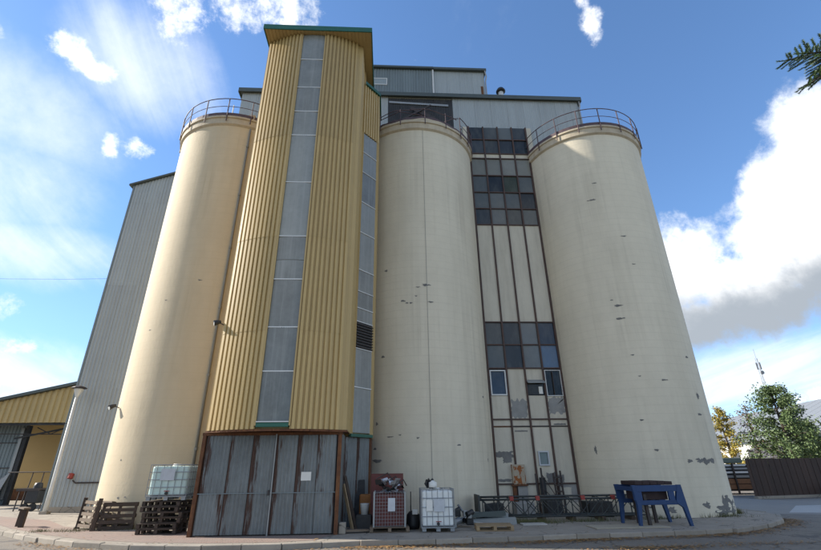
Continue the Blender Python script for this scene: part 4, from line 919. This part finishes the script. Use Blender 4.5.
# steel profiles lying behind the pale pallet
for i, (y, z, m_, ln) in enumerate(((16.7, .08, GALVP, (2.75, 4.3)), (16.95, .10, GALVP, (2.6, 4.35)), (17.15, .26, GALVP, (2.9, 4.15)), (16.85, .30, COPING, (2.8, 4.0)))):
    o = MB().box(ln[0], ln[1], y-.10, y+.10, z-.07, z-.05).box(ln[0], ln[1], y-.10, y-.085, z-.05, z+.07).box(ln[0], ln[1], y+.085, y+.10, z-.05, z+.07).build('steel_channel', m_)
    o.rotation_euler = (0, R_((1, -1.5, 2, -2)[i]), R_((-3, -5, -4, 2)[i])); tag(o, 'blue grey steel channel in the pile by the truss, %s' % ('front one on the ground', 'back one on the ground', 'upper back one', 'dark upper front one')[i], 'steel channel', 'steel channels behind the pale pallet')
tag(MB().tube([(2.35, 16.5, .62), (2.55, 16.4, .35), (2.75, 16.35, .12), (3.1, 16.3, .08)], .035, 8).build('bent_pipe', GALVP, smooth=True), 'bent silver pipe propped against the engine parts', 'pipe')
pallet('l', (3.25, 15.35, .004), (0, 0, R_(-5)), 'pale new wooden pallet lying flat on the pavement', None, 40, (.92, 1, 1))
tag(MB().box(4.4, 5.2, 16.2, 16.6, .006, .05).build('concrete_slab', PALECONC), 'pale flat slab lying in the weeds before the truss', 'slab')
tag(MB().box(6.3, 8.6, 15.0, 15.8, .006, .03).build('wooden_sheet', mat('pale_sheet', (.33, .29, .22), .85, .2, 2, .2)), 'pale sheet lying flat on the pavement before the blue frame', 'sheet')
# lattice truss lying in front of the glazed wall
tr = thing('steel_truss', (5.9, 17.6, 0), 'long dark steel lattice truss lying before the glazed wall', 'truss')
TX0, TX1 = 3.25, 9.3
for y, z, r in ((17.35, .70, .035), (17.35, .16, .03), (17.95, .76, .035), (17.95, .16, .03)):
    MB().tube([(TX0, y, z), (TX1, y, z)], r, 8).build('chord', GREENSTEEL, tr, smooth=True)
n = 11
for y, zt_ in ((17.35, .70), (17.95, .76)):
    for i in range(n+1):
        x = TX0+.1+(TX1-TX0-.2)*i/n
        MB().tube([(x, y, .14), (x, y, zt_)], .02, 6).build('upright', GREENSTEEL, tr)
        if i < n:
            x2 = TX0+.1+(TX1-TX0-.2)*(i+1)/n
            if i % 2: MB().tube([(x, y, .16), (x2, y, zt_)], .016, 6).build('brace', GREENSTEEL, tr)
            else: MB().tube([(x, y, zt_), (x2, y, .16)], .016, 6).build('brace', GREENSTEEL, tr)
            if i in (1, 3, 5, 8): MB().tube([(x, y, zt_), (x2, y, .16)] if i % 2 else [(x, y, .16), (x2, y, zt_)], .016, 6).build('brace', GREENSTEEL, tr)
for i in range(0, n+1, 2):
    x = TX0+.1+(TX1-TX0-.2)*i/n; MB().tube([(x, 17.35, .70), (x, 17.95, .76)], .018, 6).build('cross_bar', GREENSTEEL, tr)
    MB().box(x-.06, x+.06, 17.3, 18.0, 0, .13).build('timber_bearer', WOODD, tr)
for x in (4.38, 5.32, 6.95, 8.05):
    MB().box(x-.07, x+.07, 17.29, 17.41, .66, .80).build('clamp', RED, tr, bevel=.01)
MB().box(3.18, 3.24, 17.25, 18.05, .10, .86).build('end_plate', GREENSTEEL, tr)
# dark junk and wall boxes behind the truss
bx = thing('rusty_cabinet', (5.5, 20.2, 0), 'rusty square cabinet on a grey stand against the glazed wall', 'cabinet')
MB().box(5.22, 5.76, 20.05, 20.28, 1.10, 1.86).build('box', RUSTP, bx, bevel=.01)
MB().box(5.26, 5.72, 20.035, 20.05, 1.15, 1.82).build('door', RUSTP, bx)
MB().box(5.16, 5.82, 20.0, 20.3, 1.04, 1.09).build('shelf', RUST, bx)
MB().box(5.40, 5.80, 20.08, 20.28, 0, 1.03).build('stand', GREYBARE, bx)
MB().box(5.20, 5.34, 20.08, 20.2, 0, 1.03).build('leg', RUST, bx)
sf = thing('scrap_frame', (6.8, 20.0, 0), 'dark steel scrap frame with ladders standing against the glazed wall', 'frame')
for p, q, w_ in (((6.16, 19.9, 0), (6.13, 19.9, 1.5), .05), ((6.42, 19.95, 0), (6.40, 19.95, 1.72), .06), ((6.95, 19.9, 0), (6.90, 19.95, 1.52), .06), ((7.25, 19.95, 0), (7.22, 20.0, 1.60), .06), ((7.10, 19.9, 0), (7.08, 19.95, 1.2), .04),
                 ((6.1, 19.9, .62), (7.3, 19.9, .62), .06), ((6.9, 19.9, 1.05), (7.25, 19.95, 1.05), .05), ((6.9, 19.9, 1.35), (7.25, 19.95, 1.35), .05), ((6.9, 19.9, .82), (7.25, 19.95, .82), .05), ((6.42, 19.95, 1.45), (6.95, 19.9, .55), .03), ((6.42, 19.95, .95), (6.75, 19.9, .55), .03), ((6.16, 19.9, .35), (6.42, 19.95, .35), .04)):
    MB().bar(p, q, w_, w_).build('bar', DARKSTEEL, sf)
MB().box(6.32, 6.55, 19.96, 20.05, .7, 1.35).build('plate', BLACKC, sf)
tag(MB().box(6.15, 6.75, 18.9, 19.6, 0, .55).build('dark_crate', BLACKC, bevel=.03), 'dark crate behind the truss, left one', 'crate')
tag(MB().box(4.9, 5.6, 18.7, 19.4, 0, .5).build('grey_block', GREYBARE, bevel=.03), 'grey block behind the truss under the rusty cabinet', 'block')
tag(MB().box(7.6, 8.5, 18.4, 19.2, 0, .52).build('dark_crate', BLACKC, bevel=.03), 'dark crate behind the truss, right one near the blue frame', 'crate')
tag(MB().box(3.5, 4.4, 18.6, 19.3, 0, .5).build('dark_crate', BLACKC, bevel=.03), 'dark crate behind the left end of the truss', 'crate')
# blue steel frame
bf = thing('blue_frame', (8.55, 16.0, 0), 'blue painted steel machine frame on splayed legs with a dark load', 'machine frame')
FX0, FX1, FY0, FY1 = 7.80, 9.40, 15.35, 16.5
for y in (FY0, FY1):
    MB().box(FX0, FX1, y-.04, y+.04, .98, 1.16).build('top_beam', BLUE, bf, bevel=.008)
    MB().box(FX0+.12, FX1-.05, y-.04, y+.04, .60, .73).build('bottom_beam', BLUE, bf, bevel=.008)
    for x, w_ in ((FX0+.14, .26), (FX0+1.48, .12), (FX1-.36, .18), (FX1-.08, .10)):
        MB().box(x-w_/2, x+w_/2, y-.038, y+.038, .731, .979).build('web_plate', BLUE, bf)
    MB().solid([(FX0-.02, y-.05, 1.17), (FX0+.12, y-.05, 1.17), (FX0+.20, y-.05, .62), (FX0+.10, y-.05, .0), (FX0+.02, y-.05, 0.0), (FX0+.06, y-.05, .6)], (0, .1, 0)).build('leg', BLUE, bf)
    MB().solid([(FX1-.12, y-.05, 1.17), (FX1, y-.05, 1.17), (FX1+.13, y-.05, 0), (FX1+.05, y-.05, 0), (FX1-.06, y-.05, .52), (FX1-.24, y-.05, .65), (FX1-.24, y-.05, .74)], (0, .1, 0)).build('leg', BLUE, bf)
for x in (FX0+.04, FX1-.04): MB().box(x-.035, x+.035, FY0+.045, FY1-.045, 1.0, 1.12).build('end_beam', BLUE, bf)
for x, y in ((FX0+.42, FY0+.1), (FX0+.55, FY1-.12), (FX1-.45, FY1-.12)): MB().bar((x, y, 0), (x-.02, y, .9), .09, .09).build('inner_leg', DARKSTEEL, bf)
MB().tube([(FX0+.4, 15.9, .86), (FX0+1.3, 15.9, .86)], .13, 14).build('roller', DARKSTEEL, bf)
MB().tube([(FX0+.9, 15.7, .86), (FX0+1.0, 15.7, .86)], .15, 14).build('pulley', GREENSTEEL, bf)
MB().box(FX0+.28, FX0+1.2, FY0+.15, FY1-.15, .74, .975).build('drive_housing', MAROON, bf, bevel=.01)
lo = thing('dark_load', (8.6, 15.9, 1.16), 'dark maroon slab of bales lying on the blue frame', 'load')
for i in range(5):
    x = 7.98+.25*i; MB().box(x, x+.243, 15.45, 16.4, 1.165, 1.28+random.uniform(-.015, .02)).build('slab', MAROON, lo, bevel=.015)

# ---------------------------------------------------------------- right background
fn = thing('plank_fence', (25, 29, RZ), 'dark brown vertical plank fence right of the silos', 'fence')
fa, fb_ = Vector((22.0, 28.6)), Vector((34, 31.0)); L = (fb_-fa).length; dd = (fb_-fa)/L; ang = math.atan2(dd.y, dd.x)
pme = meshof('plank', MB().box(0, .235, -.015, .015, 0, 2.12), FENCE)
rs = random.Random(2)
for i in range(int(L/.25)):
    o = bpy.data.objects.new('plank', pme); C.objects.link(o); o.parent = fn; p = fa+dd*(.25*i)
    o.location = (p.x-25, p.y-29-(.014 if i % 2 else 0), .10+rs.uniform(-.015, .015)); o.rotation_euler = (0, rs.uniform(-.006, .006), ang)
for z in (.5, 1.8): MB().bar((fa.x, fa.y+.06, RZ+z), (fb_.x, fb_.y+.06, RZ+z), .05, .10).build('rail', FENCE, fn)
MB().bar((fa.x, fa.y-.05, RZ+.06), (fb_.x, fb_.y-.05, RZ+.06), .25, .16).build('footing', CONC, fn)
rk_ = thing('board_rack', (25, 33.5, RZ), 'rack of horizontal grey and brown boards beside the plank fence', 'rack')
for i, (z0, z1, m_) in enumerate(((.32, .62, mat('brown_board', (.20, .10, .05), .8, .25, 2, .2)), (.66, .98, mat('brown_board', (0, 0, 0))), (1.05, 1.2, GALVP), (1.34, 1.46, ALU), (1.58, 1.70, GALVP), (1.80, 1.92, ALU))):
    MB().box(22.9, 26.3, 33.40, 33.48, RZ+z0, RZ+z1).build('board', m_, rk_)
MB().box(22.8, 26.4, 33.55, 34.9, RZ+.2, RZ+1.95).build('stack', HALLD, rk_)
MB().box(22.6, 25.4, 33.3, 35.1, RZ+1.99, RZ+2.35).build('cover', mat('green_cover', (.10, .125, .10), .7, .25, 1, .2), rk_, bevel=.06)
for x in (22.9, 24.6, 26.3): MB().box(x-.05, x+.05, 33.3, 33.39, RZ, RZ+1.98).build('post', DARKSTEEL, rk_)
MB().bar((26.35, 33.0, RZ), (26.75, 33.0, RZ+2.2), .10, .10).build('prop', DARKSTEEL, rk_)
ty = thing('tyre', (27.3, 28.75, RZ), 'black tyre leaning on the fence at the right edge', 'tyre')
tt = MB()
for i in range(28):
    a = 2*math.pi*i/28
    for k in range(10):
        b = 2*math.pi*k/10; r = .36+.12*math.cos(b)
        tt.v.append((27.3+r*math.cos(a), 28.75+.12*math.sin(b), RZ+.49+r*math.sin(a)))
for i in range(28):
    for k in range(10): tt.f.append((i*10+k, i*10+(k+1) % 10, ((i+1) % 28)*10+(k+1) % 10, ((i+1) % 28)*10+k))
tt.build('tread', TYRE, ty, smooth=True)
MB().tube([(27.3, 28.7, RZ+.49), (27.3, 28.8, RZ+.49)], .22, 18).build('rim', DARKSTEEL, ty)
# hall with the big pale roof
hl = thing('grey_roofed_hall', (56, 62, RZ), 'long hall with a pale grey roof beyond the fence', 'hall')
# front (eave) line runs from e0 to e1, ridge behind
e0, e1 = Vector((59, 104, 5.0)), Vector((49, 50, 5.0)); r0, r1 = Vector((71, 102, 10.4)), Vector((61.5, 50, 10.4))
MB().solid([tuple(e0), tuple(e1), tuple(r1), tuple(r0)], (0, 0, .25)).build('roof', ROOFG, hl)
MB().solid([(e0.x+.8, e0.y-.3, RZ), (e1.x+.8, e1.y+.3, RZ), (e1.x+.8, e1.y+.3, 5.1), (e0.x+.8, e0.y-.3, 5.1)], (.4, 0, 0)).build('side_wall', HALLW, hl)
for k in range(9):
    f = .10+.095*k; p = e0+(e1-e0)*f; q = e0+(e1-e0)*(f+.05)
    MB().solid([(p.x+.70, p.y, 2.2), (q.x+.70, q.y, 2.2), (q.x+.70, q.y, 3.9), (p.x+.70, p.y, 3.9)], (.15, 0, 0)).build('window', HALLD, hl)
MB().solid([(e1.x+.9, e1.y+.4, RZ), (r1.x, r1.y+.4, RZ), (r1.x, r1.y+.4, 10.3), (e1.x+.9, e1.y+.4, 5.2)], (0, .4, 0)).build('gable_wall', HALLD, hl)
for k in range(24):
    f = k/24; a = e0+(e1-e0)*f; b = r0+(r1-r0)*f
    MB().bar(a+Vector((0, 0, .255)), b+Vector((0, 0, .255)), .06, .03).build('roof_seam', ROOFG, hl)
sh2 = thing('dark_lean_to', (33, 38, RZ), 'dark low building with a grey roof edge behind the bush', 'building')
MB().box(36.6, 46, 40, 46, RZ, 3.9).build('wall', HALLD, sh2); MB().box(36.3, 46.5, 39.6, 46.4, 3.92, 4.15).build('roof', ROOFG, sh2)
# lattice mast
ms = thing('radio_mast', (100.6, 115.7, RZ), 'thin lattice radio mast with antennas far behind the bush', 'mast')
mx_, my_, mh = 100.6, 115.7, 28.6
MASTM = mat('mast_paint', (.22, .22, .23), .6, .1, 1, 0)
for i in range(3):
    a = 2*math.pi*i/3; MB().tube([(mx_+0.55*math.cos(a), my_+0.55*math.sin(a), RZ), (mx_+.25*math.cos(a), my_+.25*math.sin(a), mh)], .055, 5).build('leg', MASTM, ms)
for k in range(24):
    z = k*mh/24; r0_ = .55-.30*z/mh; z2 = z+mh/24; a = 2*math.pi*(k % 3)/3; b = a+2*math.pi/3
    MB().tube([(mx_+r0_*math.cos(a), my_+r0_*math.sin(a), z), (mx_+r0_*math.cos(b), my_+r0_*math.sin(b), z2)], .035, 4).build('brace', MASTM, ms)
for i in range(4):
    a = 2*math.pi*i/4; MB().box(mx_+.5*math.cos(a)-.15, mx_+.5*math.cos(a)+.15, my_+.5*math.sin(a)-.1, my_+.5*math.sin(a)+.1, mh-3, mh-1.2).build('antenna', MASTM, ms)
MB().tube([(mx_, my_, mh), (mx_, my_, mh+2.5)], .05, 5).build('spike', MASTM, ms)
MB().tube([(mx_-.2, my_-.6, mh-4), (mx_-.2, my_-.9, mh-4)], .5, 12).build('dish', MASTM, ms)

# trees
def leaf_cloud(mb, pts, size, rng, n):
    for _ in range(n):
        c, r = rng.choice(pts)
        d = Vector((rng.gauss(0, 1), rng.gauss(0, 1), rng.gauss(0, .8))); d.normalize(); p = Vector(c)+d*r*rng.random()**.45
        a = Vector((rng.gauss(0, 1), rng.gauss(0, 1), rng.gauss(0, 1))).normalized(); b = a.cross(Vector((rng.gauss(0, 1), rng.gauss(0, 1), rng.gauss(0, 1)))).normalized()
        s = size*rng.uniform(.6, 1.3); a *= s; b *= s*.55
        mb.quad(p-a, p-b*.9+a*.1, p+a, p+b*.9+a*.1)
def tree(name, loc, h, r, lm, n, label, seed, z0=.15, cone=.5, size=.12, nb=26, clump=.34):
    rng = random.Random(seed); t = thing(name, loc, label, 'tree')
    x, y, z = loc; tr_ = MB()
    top_ = Vector((x+rng.uniform(-.2, .2), y, z+h*.95))
    tr_.tube([(x, y, z-.1), (x+.05, y, z+h*.35), (x-.04, y+.05, z+h*.7), tuple(top_)], [h*.022, h*.017, h*.010, h*.003], 8)
    pts = []
    for i in range(nb):
        f = z0+(1-z0)*(i+.5)/nb*.97; a = i*2.4+rng.uniform(-.4, .4)
        prof = (1-f)**cone*(min(1, (f-z0)/.12+.45))
        L_ = r*prof*rng.uniform(.75, 1.15)
        p0 = Vector((x, y, z+h*f)); p2 = p0+Vector((math.cos(a)*L_, math.sin(a)*L_, L_*rng.uniform(.05, .45)))
        p1 = (p0+p2)/2+Vector((0, 0, .08*L_))
        tr_.tube([p0, p1, p2], [h*.006, h*.004, h*.0015], 5)
        for k in range(4): pts.append((tuple(p0+(p2-p0)*(.35+.22*k)), clump*r*(.55+.12*k)*rng.uniform(.6, 1.1)))
    tr_.build('trunk', BARK, t)
    cr = MB(); leaf_cloud(cr, pts, size, rng, n); cr.build('crown', lm, t)
    return t
tree('green_tree', (31.7, 36, RZ), 7.9, 3.7, LEAFG, 15000, 'feathery green tree rising behind the plank fence', 1, .05, .58, .10, 54, .20)
tree('green_tree', (34.6, 37.5, RZ), 5.0, 2.4, LEAFG, 9000, 'lower green bush at the right edge behind the fence', 2, .05, .5, .11, 30, .28)
tree('yellow_tree', (31.9, 43, RZ), 7.0, 1.7, LEAFY, 4800, 'yellow autumn tree right beside the rightmost silo', 3, .12, .5, .10, 26, .34)
tree('rusty_tree', (33.9, 42, RZ), 7.2, 1.6, LEAFR, 1500, 'thin half bare tree with rusty leaves left of the green tree', 4, .2, .4, .085, 26, .4)
# far tree line
tl = MB(); rng = random.Random(8); pts = []
for i in range(420):
    a = R_(rng.uniform(-60, 62)); D = rng.uniform(170, 210); pts.append(((D*math.sin(a), D*math.cos(a), rng.uniform(0, 5)), rng.uniform(2, 4)))
leaf_cloud(tl, pts, .9, rng, 14000); stuff(tl.build('far_trees', LEAFG), 'dark far line of trees on the horizon', 'trees')
# fir standing right of the camera, one bough reaches into view
def fir():
    rng = random.Random(6); loc = (10.6, 5.3, RZ)
    t = thing('fir_tree', loc, 'fir bough reaching in at the upper right corner', 'tree')
    tk = MB().tube([(10.6, 5.3, RZ-.1), (10.6, 5.3, 6), (10.6, 5.3, 13)], [.22, .15, .02], 10); nd = MB()
    def twig(p, q, ln, nn, w):
        p, q = Vector(p), Vector(q); d = (q-p).normalized(); a0 = d.orthogonal().normalized(); b0 = d.cross(a0)
        for i in range(nn):
            f = i/nn; an = rng.uniform(0, 6.283); o = (a0*math.cos(an)+b0*math.sin(an))
            e = p+(q-p)*f; tip = e+(o*.8+d*.75).normalized()*ln*rng.uniform(.7, 1.1); sd_ = d.cross(o)*w
            n0 = len(nd.v); nd.v += [tuple(e-sd_), tuple(e+sd_), tuple(tip)]; nd.f.append((n0, n0+1, n0+2))
        tk.tube([p, q], [.006, .002], 4)
    def bough(p, q, dens, r0):
        p, q = Vector(p), Vector(q); L_ = (q-p).length; n = int(L_/.11)
        mid = (p+q)/2+Vector((0, 0, .12)); tk.tube([p, mid, q], [r0, r0*.6, .006], 6)
        ax = (q-p).normalized(); side = ax.cross(Vector((0, 0, 1))).normalized()
        for i in range(n):
            f = .25+.75*(i+rng.uniform(-.4, .4))/n; e = p*(1-f)**2+mid*2*f*(1-f)+q*f*f if False else p+(q-p)*f+Vector((0, 0, .12*4*f*(1-f)))
            for s in (-1, 1):
                ln = (.62*(1-f)+.16)*rng.uniform(.7, 1.1)
                d = (ax*.75+side*s*.8+Vector((0, 0, rng.uniform(-.35, .15)))).normalized()
                twig(e, e+d*ln, .045, int(ln*dens), .0048)
        twig(q-ax*.2, q+ax*.12, .042, int(.3*dens), .0042)
    base = Vector((10.6, 5.3, 8.6))
    bough(base, (6.90, 5.02, 8.06), 620, .035)
    bough((8.6, 5.12, 8.3), (7.06, 5.3, 7.62), 620, .02)
    bough((8.3, 5.10, 8.30), (6.98, 5.35, 8.28), 620, .015); bough((8.2, 5.1, 8.25), (6.98, 4.85, 7.82), 620, .015)
    bough((8.4, 5.2, 8.35), (7.25, 5.15, 7.80), 620, .015)
    for i in range(46):
        z = 2.2+10*i/46; a = i*2.4; L_ = 2.2*(1-(z-1)/13)+.3
        dx_, dy_ = math.cos(a)*L_, math.sin(a)*L_
        if dx_ < -.5: continue
        bough((10.6, 5.3, z), (10.6+dx_, 5.3+dy_, z-.25), 70, .025)
    tk.build('trunk', BARK, t); nd.build('needles', NEEDLE, t)
fir()

# ---------------------------------------------------------------- leaves and weeds on the ground
rng = random.Random(12)
lf = MB()
def leaf(x, y, z, s):
    a = rng.uniform(0, 6.28); t1, t2 = rng.uniform(-.4, .4), rng.uniform(-.4, .4); ca, sa = math.cos(a)*s, math.sin(a)*s
    lf.quad((x-ca, y-sa, z+.004-t1*s*.5+s*.3), (x+sa*.55, y-ca*.55, z+.004+s*.3), (x+ca, y+sa, z+.004+t1*s*.5+s*.3), (x-sa*.55, y+ca*.55, z+.006+t2*s*.3+s*.3))
kl = [Vector(p) for p in kerb_line[4:18]]
seg = []
for a, b in zip(kl, kl[1:]):
    L_ = (b-a).length; nrm = Vector(((b-a).y, -(b-a).x))/L_
    dens = 90 if a.x > -2 else 25
    for _ in range(int(L_*dens*4)):
        f = rng.random(); d = .10+abs(rng.gauss(0, .28)); p = a+(b-a)*f+nrm*d
        if rng.random() < .35+.65*(.5+.5*math.sin(p.x*1.3+1.2)): leaf(p.x, p.y, RZ, rng.uniform(.022, .05))
    for _ in range(int(L_*6)):
        f = rng.random(); p = a+(b-a)*f-nrm*abs(rng.gauss(0, 1.2)); leaf(p.x, p.y, .004, rng.uniform(.02, .045))
for cx_, cy_, rx, ry, n in ((6.6, 12.35, 1.6, .25, 700), (1.8, 12.25, .8, .2, 260), (9.5, 12.6, 2.0, .3, 300)):
    for _ in range(n): leaf(cx_+rng.gauss(0, rx*.5), cy_+rng.gauss(0, ry*.6), RZ, rng.uniform(.022, .05))
for _ in range(900): leaf(rng.uniform(-14, 16), rng.uniform(10.5, 13.4), RZ, rng.uniform(.015, .04))
stuff(lf.build('fallen_leaves', LITTER, origin=(0, 0, RZ)), 'brown fallen leaves scattered along the kerb and road', 'leaves')
gr = MB()
for cx_, cy_, rx, ry, n, h in ((5.0, 16.9, 1.0, .3, 900, .14), (4.2, 17.2, 1.0, .2, 500, .16), (7.0, 17.1, 1.2, .2, 450, .14), (9.6, 17.4, .8, .15, 250, .1), (12.6, 17.9, .8, .3, 200, .08), (-10.2, 17.0, .6, .3, 260, .10), (-11.2, 17.0, .35, .2, 160, .1), (-8.0, 17.2, .7, .2, 200, .09), (2.3, 17.3, .6, .2, 200, .14)):
    for _ in range(n):
        x, y = cx_+rng.gauss(0, rx*.5), cy_+rng.gauss(0, ry*.6); a = rng.uniform(0, 6.28); hh_ = h*rng.uniform(.4, 1.3); w_ = .006
        n0 = len(gr.v); gr.v += [(x-w_*math.cos(a), y-w_*math.sin(a), 0), (x+w_*math.cos(a), y+w_*math.sin(a), 0), (x+rng.uniform(-.06, .06), y+rng.uniform(-.06, .06), hh_)]; gr.f.append((n0, n0+1, n0+2))
for (sx_, sy_), n, a0, a1 in ((M_C, 700, -60, 60), (R_C, 900, -60, 75), (L_C, 500, -80, 30)):
    for _ in range(n):
        q = R_(rng.uniform(a0, a1))
        if math.sin(q*9+sx_)+math.sin(q*23) < rng.uniform(-1.2, 1.2): continue
        rr0 = SR+abs(rng.gauss(0, .10)); x, y = sx_+rr0*math.sin(q), sy_-rr0*math.cos(q); a = rng.uniform(0, 6.28); hh_ = rng.uniform(.05, .22); w_ = .007
        n0 = len(gr.v); gr.v += [(x-w_*math.cos(a), y-w_*math.sin(a), 0), (x+w_*math.cos(a), y+w_*math.sin(a), 0), (x+rng.uniform(-.07, .07), y+rng.uniform(-.10, .02), hh_)]; gr.f.append((n0, n0+1, n0+2))
stuff(gr.build('weeds', GRASS, origin=(0, 0, 0)), 'tufts of weeds at the foot of the silos and truss', 'weeds')
